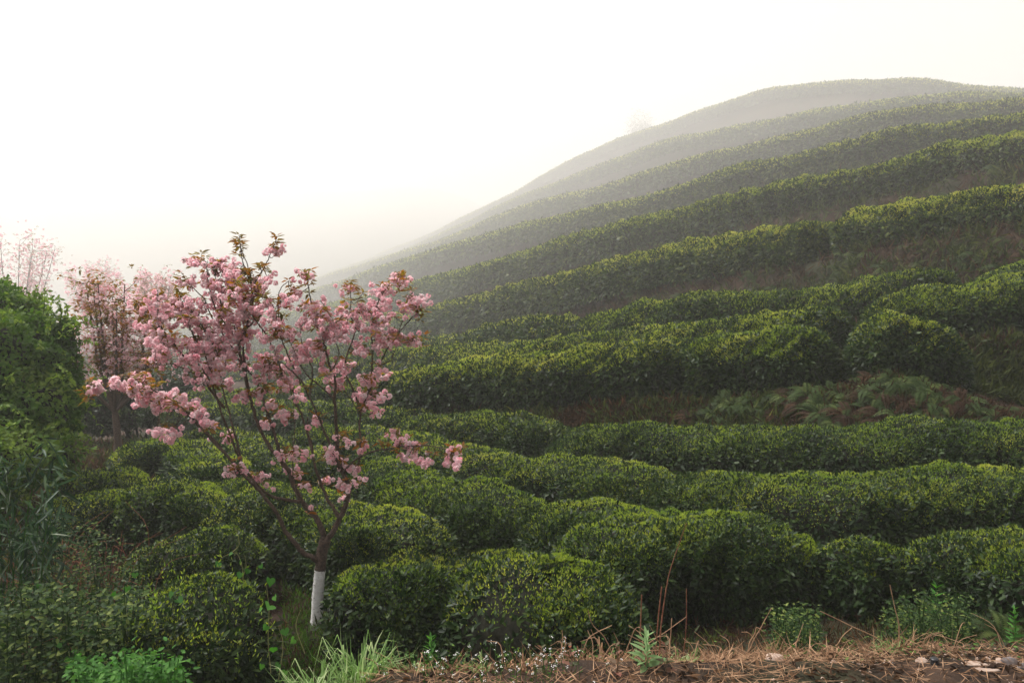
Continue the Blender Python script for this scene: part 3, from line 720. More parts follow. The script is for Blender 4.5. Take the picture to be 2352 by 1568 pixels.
def leafy_thing(name, ell, ll, wr, dens, leafm, label, cat, group=None, stems=4, **kw):
    """ell: (px, py, Y, rx_px, ry_px, depth radius m) lumps of one crown"""
    px, py, Y = ell[0][:3]; base = on_ground(px, Y)
    root = empty(name, base, label=label, cat=cat, group=group); cb, lb = MB(), MB()
    for e in ell:
        C = P3(e[0], e[1], e[2]); Rr = (e[3] / F_PX * e[2], e[5], e[4] / F_PX * e[2])
        area = 4 * math.pi * ((Rr[0] * Rr[2] + Rr[0] * Rr[1] + Rr[1] * Rr[2]) / 3)
        core_ball(cb, C, Rr, seed=kw.get('seed', 0)); blob_leaves(lb, C, Rr, int(area * dens), ll, wr, 0, **{k_: v_ for k_, v_ in kw.items() if k_ != 'sprigs'})
        for _ in range(kw.get('sprigs', 14)):
            d = unit(rn(3) * [1, .8, 1] + np.array([0, -.4, .5])); p = C + d * np.array(Rr) * 1.0
            ln = ll * random.uniform(2.5, 6); k = 9; t = np.linspace(0, 1, k); q = p + np.outer(t * ln, d) - np.outer(t ** 2 * ln * random.uniform(.1, .7), [0, 0, 1])
            cb.tube(q, np.linspace(.004, .0015, k), 0, 4, cap=False); Q = np.repeat(q, 2, 0)
            lb.leaves(Q, unit(rn(2 * k, 3) + d * .6), unit(rn(2 * k, 3) * .4 + [0, 0, 1]), ll * (.7 + .5 * rnd(2 * k)), ll * wr * .9, 0, r=np.clip(.5 + .5 * rnd(2 * k), 0, 1))
    for i in range(stems):
        e = ell[i % len(ell)]; C = P3(e[0], e[1], e[2]); s = base + np.array([random.gauss(0, .12), random.gauss(0, .1), -.1])
        cb.tube(smooth_line([s, (s + C) / 2 + rn(3) * .08, C], 4), np.linspace(.035, .015, 9), 0, 6)
    attach(cb.build('branches', [M_CORE]), root); attach(lb.build('foliage', [leafm]), root); return root
M_HEDGELEAF = leaf_mat('vine_leaf', [(0, (.018, .044, .009)), (.5, (.075, .145, .025)), (1, (.23, .31, .06))], trans=.33)
leafy_thing('thicket', [(20,860,9.4,110,150,.8),(-110,800,9.8,150,190,.9),(15,735,10.2,90,60,.6),(100,775,10.0,48,55,.45),(118,850,9.6,48,90,.5),(150,790,9.9,22,60,.25),(168,900,9.7,16,60,.2),(70,940,9.2,85,90,.6),(-20,980,8.9,120,110,.6),(140,940,9.6,34,100,.35),(-30,690,10.6,80,45,.5),
             (30,1050,8.6,110,70,.5),(110,1060,8.8,60,60,.4),(-60,1080,8.2,110,100,.5),(70,715,10.4,34,24,.3)],
            .062, .62, 1150, M_HEDGELEAF, 'big thicket smothered in green vine leaves at the left edge', 'thicket', stems=0, seed=2, inner=.66)
leafy_thing('evergreen_bush', [(300,930,18,48,55,.6),(232,935,17.5,55,60,.7),(345,955,17,25,25,.3)], .085, .45, 750, M_LEAF, 'round dark bush under the second cherry tree', 'bush', seed=5)
leafy_thing('evergreen_bush', [(400,880,25,70,40,1.0)], .12, .5, 350, M_LEAF, 'hazy dark bush left of the valley hedges, behind the blossoms', 'bush', seed=8)

# faint trees beyond the ridge
def far_tree(px, Y, top_y, w_px, label, seed):
    base = on_ground(px, Y); 
    topz = z_at(px, top_y, Y); Wd = w_px / F_PX * Y; H = topz - base[2]
    root = empty('hilltop_tree', base, label=label, cat='tree'); tb, lb = MB(), MB()
    tb.tube(smooth_line([base - [0, 0, .3], base + [.1, 0, H * .4], base + [0, 0, H * .8]], 4), np.linspace(.28, .08, 9), 0, 7)
    for i in range(7):
        c = base + np.array([random.uniform(-.33, .33) * Wd, random.uniform(-.2, .2) * Wd, H * random.uniform(.66, .86)])
        tb.tube(np.array([base + [0, 0, H * .5], c]), [.1, .04], 0, 5)
        blob_leaves(lb, c, (Wd * .22, Wd * .2, H * .13), 1100, 1.0, .6, 0, inner=.3, six=False, seed=seed)
    attach(tb.build('trunk', [M_BARK]), root); attach(lb.build('crown', [M_LEAF]), root)
far_tree(1490, 600, 226, 150, 'faint round tree looming in the fog over the sloping ridge', 3)
far_tree(2030, 480, 168, 90, 'faint treetop in the fog behind the hill summit', 4)

# ------------------------------------------------------------------ bamboo at left
def bamboo():
    base = on_ground(20, 5.6); root = empty('bamboo_clump', base, label='dark bamboo clump with long drooping blades at the left edge', cat='bamboo')
    st, lv = MB(), MB()
    for i in range(34):
        px0, px1 = random.uniform(-120, 90), None
        s = on_ground(px0, random.uniform(5.0, 6.2)); tip_px = px0 + random.uniform(-40, 130); tip_px = min(tip_px, 150)
        tip = P3(tip_px, random.uniform(985, 1260) + max(0, tip_px - 60) * .5, s[1] - random.uniform(-.1, .3))
        m = s + (tip - s) * .6 + np.array([-.05, 0, .18]); q = smooth_line([s - [0, 0, .05], m, tip], 8)
        st.tube(q, np.linspace(.006, .002, len(q)), 0, 5, cap=False)
        k = 26; idx = (len(q) * (.25 + .75 * rnd(k))).astype(int).clip(0, len(q) - 1)
        P = q[idx] + rn(k, 3) * .05; a = rnd(k) * 6.283
        D = np.stack([np.cos(a) * .8, np.sin(a) * .8, -.35 + rn(k) * .5], 1)
        lv.leaves(P, D, unit(np.array([0, 0, 1.]) + rn(k, 3) * .4), .15 * (.6 + .6 * rnd(k)), .020, 0, fold=.3, droop=.3)
    attach(st.build('stem', [M_WEED]), root)['kind'] = 'stuff'; attach(lv.build('foliage', [M_BAMBOO]), root)
M_BAMBOO = leaf_mat('bamboo_blade', [(0, (.012, .03, .014)), (.6, (.03, .065, .03)), (.93, (.06, .11, .05)), (1, (.22, .26, .18))], trans=.25, rough=.4)
bamboo()

# ------------------------------------------------------------------ ferns
def frond(b, s, d, ln, wd, m=0, n=16, arch=.55, r=.5):
    """one arching fern frond made of paired leaflets"""
    t = np.linspace(0, 1, n); d = unit(np.array([d]))[0]
    h = np.array([d[0], d[1], 0]); h = h / max(np.linalg.norm(h), 1e-6)
    q = s + np.outer(t * ln * .8, h) + np.outer(ln * (d[2] * t - arch * 1.5 * t ** 2), [0, 0, 1])
    b.tube(q, np.linspace(.003, .001, n), m, 4, cap=False)
    T = unit(np.gradient(q, axis=0)); S = unit(np.cross(T, [0, 0, 1.])); NN = np.cross(S, T)
    w = wd * np.sin(np.pi * np.clip(.12 + t * .88, 0, 1)) ** .7 * (1 - .3 * t)
    for sg in (1, -1):
        D = unit(S * sg + T * .35 - np.array([0, 0, .15]))
        b.leaves(q, D, NN, w, np.full(n, ln * .85 / n * 1.1), m, fold=.05, six=False, r=np.full(n, r) + rn(n) * .08)
def fern_mesh(nf, ln, seed):
    b = MB()
    for i in range(nf):
        a = i / nf * 6.283 + random.gauss(0, .2)
        frond(b, np.zeros(3), (math.cos(a), math.sin(a), random.uniform(.7, 1.3)), ln * random.uniform(.7, 1.1), ln * .19, r=random.uniform(.2, .9), arch=random.uniform(.5, .8), n=20)
    return b
FERN = []
def place_fern(p, s, label, group, i):
    rz = random.random() * 6.28
    if i % 4 == 3: label = label.replace('green fern', 'brown dead fern').replace('hazy fern', 'hazy brown fern').replace('small fern', 'small brown dead fern'); group = group and group + ', dead ones'
    if len(FERN) < 4:
        b = fern_mesh(9 + i % 3, .42, i); o = b.build('fern', [M_FERN if len(FERN) < 3 else M_BROWNLEAF]); FERN.append(o)
        o.location = p; o.rotation_euler = (R(30), 0, 0); o.scale = (s, s, s); tag(o, label, 'fern', group); return
    o = FERN[i % 4].copy(); sc.collection.objects.link(o); o.location = p; o.rotation_euler = mathutils.Euler((R(random.uniform(15, 50)), random.gauss(0, .15), 0)).to_matrix().to_4x4().__matmul__(mathutils.Matrix.Rotation(rz, 4, 'Z')).to_euler(); o.scale = (s, s, s)
    tag(o, label, 'fern', group)
def bank_point(px, j_top, t):
    p = PROF[int((px - COLS[0]) / 20)]; a, e = p[j_top - 1, 0], p[j_top, 0]
    Y = a - .12 + (e - a) * t; x = float(col_x(px, Y)); return np.array([x, Y, gz(x, Y) + .02])
i = 0
NB = len(NEAR) + 2
for _ in range(135):
    px = random.triangular(1560, 2440, 2000)
    zone = 0 if px < 1860 else 1 if px < 2130 else 2
    place_fern((lambda t_: bank_point(px, NB, t_) + [0, -.10 - .25 * max(0, t_ - .7), .05 - .1 * max(0, t_ - .8)])(random.uniform(.2, 1.5)), random.uniform(.6, 1.25),
               ['green fern on the near bank below the long bright hedge', 'green fern on the near bank below the mounded hedge', 'green fern on the near bank at the right picture edge'][zone],
               ['ferns on the near bank, left part', 'ferns on the near bank, middle part', 'ferns on the near bank, right part'][zone], i); i += 1
for _ in range(70):
    px = random.uniform(1400, 2440)
    place_fern(bank_point(px, NB + 9, random.uniform(.05, 1)), random.uniform(.9, 1.6), 'small fern on the tall bank left of the sunlit hedge gap' if px < 1930 else 'small fern on the tall bank right of the sunlit hedge gap', 'ferns on the tall bank, left' if px < 1930 else 'ferns on the tall bank, right', i); i += 1
for _ in range(40):
    px = random.uniform(1500, 2440)
    place_fern(bank_point(px, NB + 12, random.uniform(.05, 1)), random.uniform(1.4, 2.4), 'small hazy fern on the second bank of the hill', 'ferns on the second bank', i); i += 1
for (px, py, Y, s, lab) in [(2222, 1415, 5.0, .95, 'large drooping fern under the tea bush at the lower right edge'), (2300, 1440, 4.9, .85, 'dark fern at the lower right edge beside the large one')]:
    p = P3(px, py, Y); g = gz(p[0], p[1]); p[2] = g + .03
    place_fern(p, s, lab, None, 4 + i % 2); i += 1

# ------------------------------------------------------------------ undergrowth on the banks and floor (uncountable)
def undergrowth():
    dead, green = MB(), MB()
    names = list(ROWS)
    def tufts(P, ln, m_green, k=6):
        n = len(P)
        if n == 0: return
        for B, sel, col in ((dead, ~m_green, 0), (green, m_green, 0)):
            Q = P[sel]
            if not len(Q): continue
            QQ = np.repeat(Q, k, 0); lm = np.repeat(ln[sel], k)
            D = unit(rn(len(QQ), 3) * .8 + np.array([0, -.45, .75])); L = lm * (.5 + .8 * rnd(len(QQ)))
            B.leaves(QQ + rn(len(QQ), 3) * (lm * .25)[:, None], D, unit(rn(len(QQ), 3) + [0, 0, .5]), L, L * (.10 if B is dead else .17), 0, six=False, r=np.clip(rnd(len(QQ)) * .7 + .3 * np.repeat(rnd(len(Q)), k), 0, 1))
    for bi, k in enumerate(names):
        if bi == 0: node = 10
        # find the node index of this bank in the profile: foot -> top
        j_top = len(NEAR) + 2 + 3 * bi
        Ym = float(np.median([p[min(j_top, len(p) - 1), 0] for p in PROF]))
        n = int(np.clip(15000 * 14 / Ym, 5000, 15000))
        px = rnd(n) * 2800 + 150; ci = ((px - COLS[0]) / 20).astype(int)
        t = rnd(n); Y = np.zeros(n)
        for c in np.unique(ci):
            m = ci == c; p = PROF[c]; a = p[j_top - 1, 0]; e = p[j_top, 0]; Y[m] = a - .3 + (e - a + .3) * t[m]
        x = col_x(px, Y); z = ground_z(x, Y); P = np.stack([x, Y, z], 1)
        g = noise(P, 2.2, 2) + noise(P, .7, 8) * .6 + rn(n) * .35 > (-.05 if bi > 0 else .12)
        tufts(P, np.full(n, .12 + .0055 * min(Ym, 130)), g)
    # floor of the lower field and left thicket floor
    n = 19000; Y = 5.0 + 10 * rnd(n) ** 1.1; px = -120 + 3200 * rnd(n); x = col_x(px, Y); P = np.stack([x, Y, ground_z(x, Y)], 1)
    left = px < 330; g = (noise(P, 1.3, 2) + rn(n) * .5 > np.where(left, -.35, .45))
    tufts(P, np.where(left, .15, .09), g)
    n = 5200; Y = 9.5 + 9 * rnd(n); px = 90 + 270 * rnd(n); x = col_x(px, Y); P = np.stack([x, Y, ground_z(x, Y)], 1)
    tufts(P, np.full(n, .24), noise(P, 1.8, 2) + rn(n) * .5 > .1)
    o1 = dead.build('dead_bracken', [M_BROWNLEAF], kind='stuff', label='brown dead bracken and litter covering the soil banks', cat='litter')
    o2 = green.build('ground_weeds', [M_BANK], kind='stuff', label='low green weeds growing over the soil banks', cat='weeds')
undergrowth()

# ------------------------------------------------------------------ left foreground weeds
M_UNDER = leaf_mat('undergrowth_leaf', [(0, (.012, .03, .008)), (.55, (.03, .065, .014)), (.85, (.09, .14, .03)), (1, (.20, .24, .06))], trans=.3)
def weed_patch(name, label, region, n, hgt, ll, mat, wr=.7, cat='weeds', stem=True, kind='stuff'):
    b = MB()
    for _ in range(n):
        px, py = random.uniform(*region[0]), random.uniform(*region[1]); Y = random.uniform(*region[2])
        p = P3(px, py, Y); g = gz(p[0], p[1]); 
        if p[2] < g or p[2] > g + 1.0: p[2] = g + hgt * random.random()
        s = np.array([p[0] + random.gauss(0, .03), p[1] + random.gauss(0, .03), g]); H = p[2] - g
        q = smooth_line([s, (s + p) / 2 + rn(3) * .02, p], 3)
        if H > .05 and random.random() < .3: b.tube(q, [.003] * len(q), 0, 4, cap=False)
        k = 5 + int(H / .06); t = 1 - rnd(k) ** 1.5 * .8
        Q = s + (p - s) * t[:, None] + rn(k, 3) * .02; a = rnd(k) * 6.283
        D = np.stack([np.cos(a), np.sin(a), rn(k) * .35], 1)
        b.leaves(Q + D * .02, D, unit(np.array([0, -.25, 1.]) + rn(k, 3) * .35), ll * (.5 + .8 * rnd(k)), ll * wr * (.7 + .4 * rnd(k)), 0, fold=.2)
    return b.build(name, [mat], label=label, cat=cat, kind=kind)
weed_patch('nettle_weeds', 'broad leaved green weeds filling the lower left corner', ((-40, 330), (1340, 1560), (4.3, 5.6)), 640, .3, .040, M_UNDER)
weed_patch('nettle_weeds', 'fresh bright green weeds at the bottom edge left', ((170, 420), (1490, 1575), (3.9, 4.5)), 260, .2, .036, M_BRIGHT)
weed_patch('creeping_weeds', 'mixed weeds around the small tea bushes at left', ((60, 330), (1180, 1380), (5.6, 6.6)), 130, .2, .034, M_UNDER)
weed_patch('clover_patch', 'patch of small leaved green weeds beside the straw covered rock', ((1775, 1880), (1390, 1500), (4.35, 5.1)), 300, .12, .026, M_UNDER)
weed_patch('verge_weeds', 'low green weeds dotted along the roadside edge', ((860, 2352), (1480, 1560), (3.85, 4.5)), 150, .06, .022, M_WEED)
weed_patch('clover_patch', 'patch of small leaved weeds left of the large fern', ((2040, 2230), (1360, 1460), (4.6, 5.3)), 260, .12, .026, M_UNDER)

def low_grass():
    b = MB(); n = 5200; Y = 5.2 + 3.2 * rnd(n); px = 640 + 260 * rnd(n); x = col_x(px, Y); P = np.stack([x, Y, ground_z(x, Y)], 1)
    b.leaves(P, unit(rn(n, 3) * .5 + [0, 0, .8]), unit(rn(n, 3)), .05 + .05 * rnd(n), .010, 0, six=False)
    b.build('low_grass', [M_MOSS], kind='stuff', label='short green grass and moss around the painted trunk', cat='grass')
low_grass()

# ------------------------------------------------------------------ roadside strip: straw, stalks, tufts, stones
def straw():
    b = MB(); n = 15000; px = 640 + 1850 * rnd(n); Y = 2.7 + 1.75 * rnd(n) ** .9; x = col_x(px, Y)
    P = np.stack([x, Y, ground_z(x, Y) + .005 + .035 * rnd(n)], 1)
    keep = noise(P, .5, 4) + rn(n) * .4 + np.where(px < 1150, .1, 0) + np.where((px > 1150) & (px < 1850), .15, -.35) > 0; P = P[keep]; n = len(P)
    a = rnd(n) * 6.283; D = np.stack([np.cos(a), np.sin(a), rn(n) * .22 + .06], 1); L = .05 + .13 * rnd(n) ** 1.5
    b.leaves(P, D, unit(np.array([0, -.3, 1.]) + rn(n, 3) * .3), L, .0028 + .002 * rnd(n), 0, six=False)
    # arching dry blades standing in heaps
    for (hx, hY, m, s, hh) in [(900, 3.95, 200, .16, .10), (1330, 4.05, 300, .22, .12), (1480, 4.05, 220, .16, .10), (1700, 4.1, 420, .24, .06), (1800, 4.1, 160, .08, .10), (1150, 3.9, 200, .2, .06), (1980, 4.2, 200, .2, .08), (2120, 4.3, 160, .15, .10)]:
        c = on_ground(hx, hY)
        Q = c + rn(m, 3) * [s, .08, 0]; Q[:, 2] = ground_z(Q[:, 0], Q[:, 1]) + hh * rnd(m) * .6
        a = rnd(m) * 6.283; D = np.stack([np.cos(a), np.sin(a) * .6, .25 + rn(m) * .5], 1)
        b.leaves(Q, D, unit(rn(m, 3)), .06 + .10 * rnd(m), .0030, 0, droop=.25)
    b.build('straw_litter', [M_STRAW], kind='stuff', label='pale dry straw scattered along the roadside edge', cat='straw')
straw()
def px_tube(pts, Y, r0, r1, mat, name, label, cat, group=None, root_down=True, dY=0, sides=7):
    q = [P3(x, y, Y + dY * i / max(1, len(pts) - 1)) for i, (x, y) in enumerate(pts)]
    if root_down:
        g = gz(q[0][0], q[0][1]); q.insert(0, np.array([q[0][0], q[0][1], g - .02]))
    b = MB(); q = smooth_line(q, 5); b.tube(q, np.linspace(r0, r1, len(q)), 0, sides, rough=.12)
    return b.build(name, [mat], label=label, cat=cat, group=group)
M_STALK = rough_mat('red_stalk', (.13, .045, .028), (.30, .14, .08), 30, bump=.2)
M_TAN = rough_mat('tan_stalk', (.26, .15, .085), (.46, .29, .18), 30, bump=.2)
c6 = lambda x, y: (1225 + x * .2344, 1323 + y * .2344)
c7 = lambda x, y: (1776 + x * .2448, 1323 + y * .2448)
px_tube([c6(1235,800), c6(1252,480), c6(1290,200), c6(1325,0), c6(1380,-180), c6(1500,-520)], 4.15, .0052, .0015, M_STALK, 'dry_stalk', 'tallest thin reddish dry stalk in front of the broad tea hedge', 'stalk')
px_tube([c6(1200,790), c6(1215,520), c6(1240,260), c6(1258,100)], 4.1, .0045, .003, M_STALK, 'dry_stalk', 'straight reddish dry stalk just left of the tallest one', 'stalk')
px_tube([c6(1040,800), c6(1052,450), c6(1062,180)], 4.15, .0045, .003, M_STALK, 'dry_stalk', 'reddish dry stalk in front of the right end of the nearest hedge', 'stalk')
px_tube([c6(1325,800), c6(1340,660), c6(1357,410)], 4.1, .004, .0025, M_TAN, 'dry_stalk', 'short pale dry stalk right of the tallest reddish one', 'stalk')
px_tube([c6(1465,820), c6(1490,600), c6(1500,380), c6(1500,120)], 4.3, .0035, .002, M_STALK, 'dry_stalk', 'dark thin dry stalk farther right of the tallest reddish one', 'stalk')
GB = 'bent dry stems along the roadside'
for pts in [[(980,900),(1010,760),(1150,640),(1300,540),(1500,395)],[(1390,860),(1240,720),(1035,495),(940,650),(900,760)],[(770,780),(700,600),(580,470),(535,330)],[(690,770),(620,630),(565,520)],
            [(1000,890),(860,860),(840,670),(790,550)],[(1600,840),(1760,790),(1880,740),(2010,690)],[(2100,790),(2150,640),(2230,500),(2335,305)],[(2110,680),(2170,560),(2190,500),(2270,550)],[(2200,700),(2120,560),(2040,545)],
            [(1310,700),(1230,640),(1140,480)],[(480,830),(520,640),(600,560),(770,480)],[(1200,740),(1100,660),(930,570)]]:
    px_tube([c6(*q) for q in pts], 4.15 + random.uniform(-.15, .15), .0035, .0018, M_TAN, 'dry_reed', 'thin bent dry stem leaning over the roadside straw', 'stem', GB)
for pts in [[(1050,630),(920,550),(740,470),(600,400),(440,325)],[(500,720),(600,640),(650,560),(740,480)],[(920,750),(1000,700),(1140,620),(1170,590)],[(1040,740),(1150,690),(1270,640),(1345,490)],[(1700,830),(1560,720),(1370,600)],[(1180,470),(1150,330),(1095,80)],[(1090,790),(1120,680),(1150,590)],[(1290,790),(1420,770),(1460,760)],[(220,900),(350,850),(580,765)]]:
    px_tube([c7(*q) for q in pts], 4.4 + random.uniform(-.15, .15), .004, .002, M_TAN, 'dry_reed', 'thin bent dry stem leaning over the roadside straw', 'stem', GB)
def many_twigs():
    b = MB()
    for _ in range(150):
        px = random.choice([random.uniform(820, 1250), random.uniform(1250, 1800), random.uniform(1250, 1650), random.uniform(1800, 2352), random.uniform(150, 290)]); 
        Y = random.uniform(3.7, 4.3) if px > 600 else random.uniform(6.2, 7.2)
        s = on_ground(px, Y); h = random.uniform(.05, .20) * (1.3 if px < 600 else 1); a = random.uniform(0, 6.28)
        m = s + np.array([math.cos(a) * h * .4, math.sin(a) * h * .3, h * .7]); e = m + np.array([math.cos(a + .6) * h * .6, math.sin(a) * h * .3, random.uniform(-.4, .5) * h])
        q = smooth_line([s, m, e], 4); b.tube(q, np.linspace(.0026, .0012, len(q)), 0, 4, cap=False)
    for _ in range(160):
        Y = random.uniform(4.6, 7.5); s = on_ground(random.uniform(0, 330), Y); h = random.uniform(.25, .75); a = random.uniform(0, 6.28)
        m = s + np.array([math.cos(a) * h * .2, math.sin(a) * h * .2, h * .7]); e = m + np.array([math.cos(a + .6) * h * .5, math.sin(a) * h * .2, random.uniform(-.3, .35) * h])
        q = smooth_line([s, m, e], 4); b.tube(q, np.linspace(.0035, .0015, len(q)), 1, 4, cap=False)
    b.build('dry_twigs', [M_TAN, M_STALK], kind='stuff', label='tangle of fine dry twigs in the roadside litter', cat='twigs')
many_twigs()

def tuft(px, Y, n, ln, mat, label, spread=.10, lean=.0):
    c = on_ground(px, Y); b = MB()
    for _ in range(n):
        a = random.random() * 6.283; s = c + np.array([random.gauss(0, spread * .4), random.gauss(0, spread * .3), -.01]); L = ln * random.uniform(.45, 1.1)
        h = np.array([math.cos(a) + lean, math.sin(a) * .8, 0]); q = np.array([s + h * L * .55 * t ** 1.3 + np.array([0, 0, L * (1.05 * t - .62 * t * t * random.uniform(.5, 1.4))]) for t in np.linspace(0, 1, 7)])
        T = unit(np.gradient(q, axis=0)); S = unit(np.cross(T, [0.1, 0, 1.])); w = (.0045 * np.sin(np.pi * np.clip(np.linspace(.25, 1, 7), 0, 1)) ** .8 + .0004)[:, None]
        V = np.concatenate([q + S * w, q - S * w]); i = np.arange(6); b.add(V, np.stack([i, i + 1, i + 8, i + 7], 1), 0, np.full(6, random.random()))
    return b.build('grass_tuft', [mat], label=label, cat='grass tuft')
tuft(822, 4.0, 170, .46, M_GRASS, 'largest pale green grass tuft at the bottom edge right of the trunk')
tuft(722, 3.8, 110, .36, M_GRASS, 'pale grass tuft at the bottom edge below the white trunk', lean=-.4)
tuft(880, 4.05, 60, .20, M_STRAW, 'dry brown grass tuft right of the pale green one')
tuft(1370, 4.1, 60, .25, M_STRAW, 'dry grass tuft below the nearest tea hedge, left of the thistle')
tuft(1650, 4.1, 60, .18, M_STRAW, 'dry grass tuft between the thistle and the straw covered rock')
for k_, (px_, Y_, n_, l_, m_, lab_) in enumerate([
    (930, 3.9, 40, .16, M_GRASS, 'small green grass tuft among the first white flowers'), (1080, 3.85, 34, .14, M_GRASS, 'small green grass tuft among the white flowers below the nearest hedge'),
    (1210, 3.8, 40, .15, M_STRAW, 'small dry grass tuft right of the white flowers'), (1580, 3.95, 40, .14, M_GRASS, 'small green grass tuft right of the thistle'),
    (1925, 4.1, 36, .13, M_STRAW, 'small dry grass tuft behind the two small pale stones'), (2060, 4.25, 40, .15, M_GRASS, 'small green grass tuft behind the pale rounded stone')]):
    tuft(px_, Y_, n_, l_, m_, lab_)
def leafy_weed(px, Y, h, ll, mat, label, n=16, name='leafy_weed', cat='weed', wr=.3, whorl=3):
    c = on_ground(px, Y); b = MB(); q = smooth_line([c, c + [.01, 0, h * .5], c + [.0, .0, h]], 4); b.tube(q, np.linspace(.004, .002, len(q)), 0, 5)
    for t in np.linspace(.15, 1, n):
        a0 = random.random() * 6.28
        for j in range(whorl):
            a = a0 + j * 6.283 / whorl; D = np.array([[math.cos(a), math.sin(a), .35 + .9 * t * t]])
            b.leaves(c + np.array([[0, 0, h * t]]), D, np.array([[0, 0, 1.]]) + rn(1, 3) * .2, ll * (1.15 - .6 * t), ll * wr * (1.15 - .6 * t), 0, fold=.25, droop=.2)
    return b.build(name, [mat], label=label, cat=cat)
leafy_weed(985, 4.15, .27, .075, M_BRIGHT, 'upright bright green weed in front of the nearest tea hedge')
leafy_weed(740, 3.95, .12, .06, M_BRIGHT, 'small bright green weed beside the pale grass tuft')
M_THISTLE = leaf_mat('thistle_leaf', [(0, (.16, .26, .10)), (1, (.26, .38, .18))], trans=.35)
leafy_weed(1490, 3.75, .17, .11, M_THISTLE, 'pale green thistle at the bottom edge among the straw', n=7, name='thistle', cat='thistle', wr=.3)
M_REDLEAF = leaf_mat('reddish_leaf', [(0, (.10, .12, .06)), (.6, (.20, .13, .09)), (1, (.30, .12, .09))], trans=.35)
for px, lab in [(1312, 'reddish leaved seedling at the bottom edge left of the thistle'), (1420, 'reddish leaved seedling just left of the thistle'), (1535, 'reddish leaved seedling just right of the thistle'), (1245, 'green and red seedling at the bottom edge below the nearest hedge')]:
    leafy_weed(px, 3.7, .15, .055, M_REDLEAF, lab, n=4, name='seedling', cat='seedling', wr=.6, whorl=2)
leafy_weed(2166, 5.3, .34, .12, M_BRIGHT, 'bright green leafy plant left of the lower right tea bush', n=6, wr=.35)
leafy_weed(2350, 4.5, .22, .06, M_BRIGHT, 'small green weed at the lower right picture edge', n=8, wr=.4)
def wildflowers():
    m = leaf_mat('white_petal', [(0, (.75, .75, .72)), (1, (.85, .85, .84))], trans=.3); b = MB()
    for _ in range(90):
        px = random.choice([random.gauss(1000, 90), random.gauss(1130, 80), random.gauss(1260, 60)]); Y = random.uniform(3.5, 4.05); c = on_ground(px, Y); h = random.uniform(.05, .19)
        t = c + np.array([random.gauss(0, .015), 0, h]); b.tube(np.array([c, (c + t) / 2 + rn(3) * .004, t]), [.0012] * 3, 1, 4, cap=False)
        k = 7; a = rnd(k) * 6.283; b.leaves(np.repeat(t[None], k, 0) + rn(k, 3) * .004, np.stack([np.cos(a), np.sin(a), .4 + 0 * a], 1), unit(np.array([0, 0, 1.]) + rn(k, 3) * .2), .0065, .005, 0, six=False)
        b.leaves(np.repeat(c[None], 4, 0) + np.array([0, 0, h]) * rnd(4)[:, None], unit(rn(4, 3) + [0, 0, .3]), unit(rn(4, 3) + [0, 0, 1]), .022, .007, 1, six=False)
    b.build('white_wildflowers', [m, M_WEED], kind='stuff', label='tiny white flowers on thin stems in the roadside grass', cat='wildflowers')
wildflowers()

# stones
def stone(px, py, rp, Y, mat, label, flat=.7, seed=0, squash=(1, 1), name='stone', blocky=0.0):
    u, v = np.meshgrid(np.linspace(0, 6.2832, 17)[:-1], np.linspace(.001, 3.1406, 11), indexing='ij')
    d = np.stack([np.cos(u) * np.sin(v), np.sin(u) * np.sin(v), np.cos(v)], -1).reshape(-1, 3)
    g = np.random.default_rng(seed); k = np.ones(len(d))
    for _ in range(13):           # cut facets
        nn = g.normal(size=3); nn /= np.linalg.norm(nn); h = g.uniform(.50, .82); pr = d @ nn * k
        k = np.where(pr > h, k * h / np.maximum(pr, 1e-6), k)
    r = rp / F_PX * Y; V = d * k[:, None] * [r * squash[0], r * squash[1] * .9, r * flat]
    V += noise(V + seed, r * 1.1, 3)[:, None] * d * r * .05
    c = P3(px, py, Y); gzv = gz(c[0], c[1]); c[2] = gzv + r * flat * .45
    i = np.arange(16)[:, None]; j = np.arange(10)[None]; i2 = (i + 1) % 16
    b = MB(); b.add(V, np.stack([i * 11 + j, i * 11 + j + 1, i2 * 11 + j + 1, i2 * 11 + j], -1).reshape(-1, 4), 0)
    o = b.build(name, [mat], label=label, cat='stone'); o.location = c; o.rotation_euler = (0, 0, g.uniform(0, 6.28) if squash[0] < 1.5 else g.uniform(-.15, .15)); return o
M_ST1 = rough_mat('pale_stone', (.32, .22, .17), (.55, .43, .36), 22, bump=.4, dist=.01)
M_ST2 = rough_mat('grey_stone', (.12, .10, .10), (.26, .23, .22), 22, bump=.4, dist=.01)
def Yat(py): return 1.76 * F_PX / (py - 700)
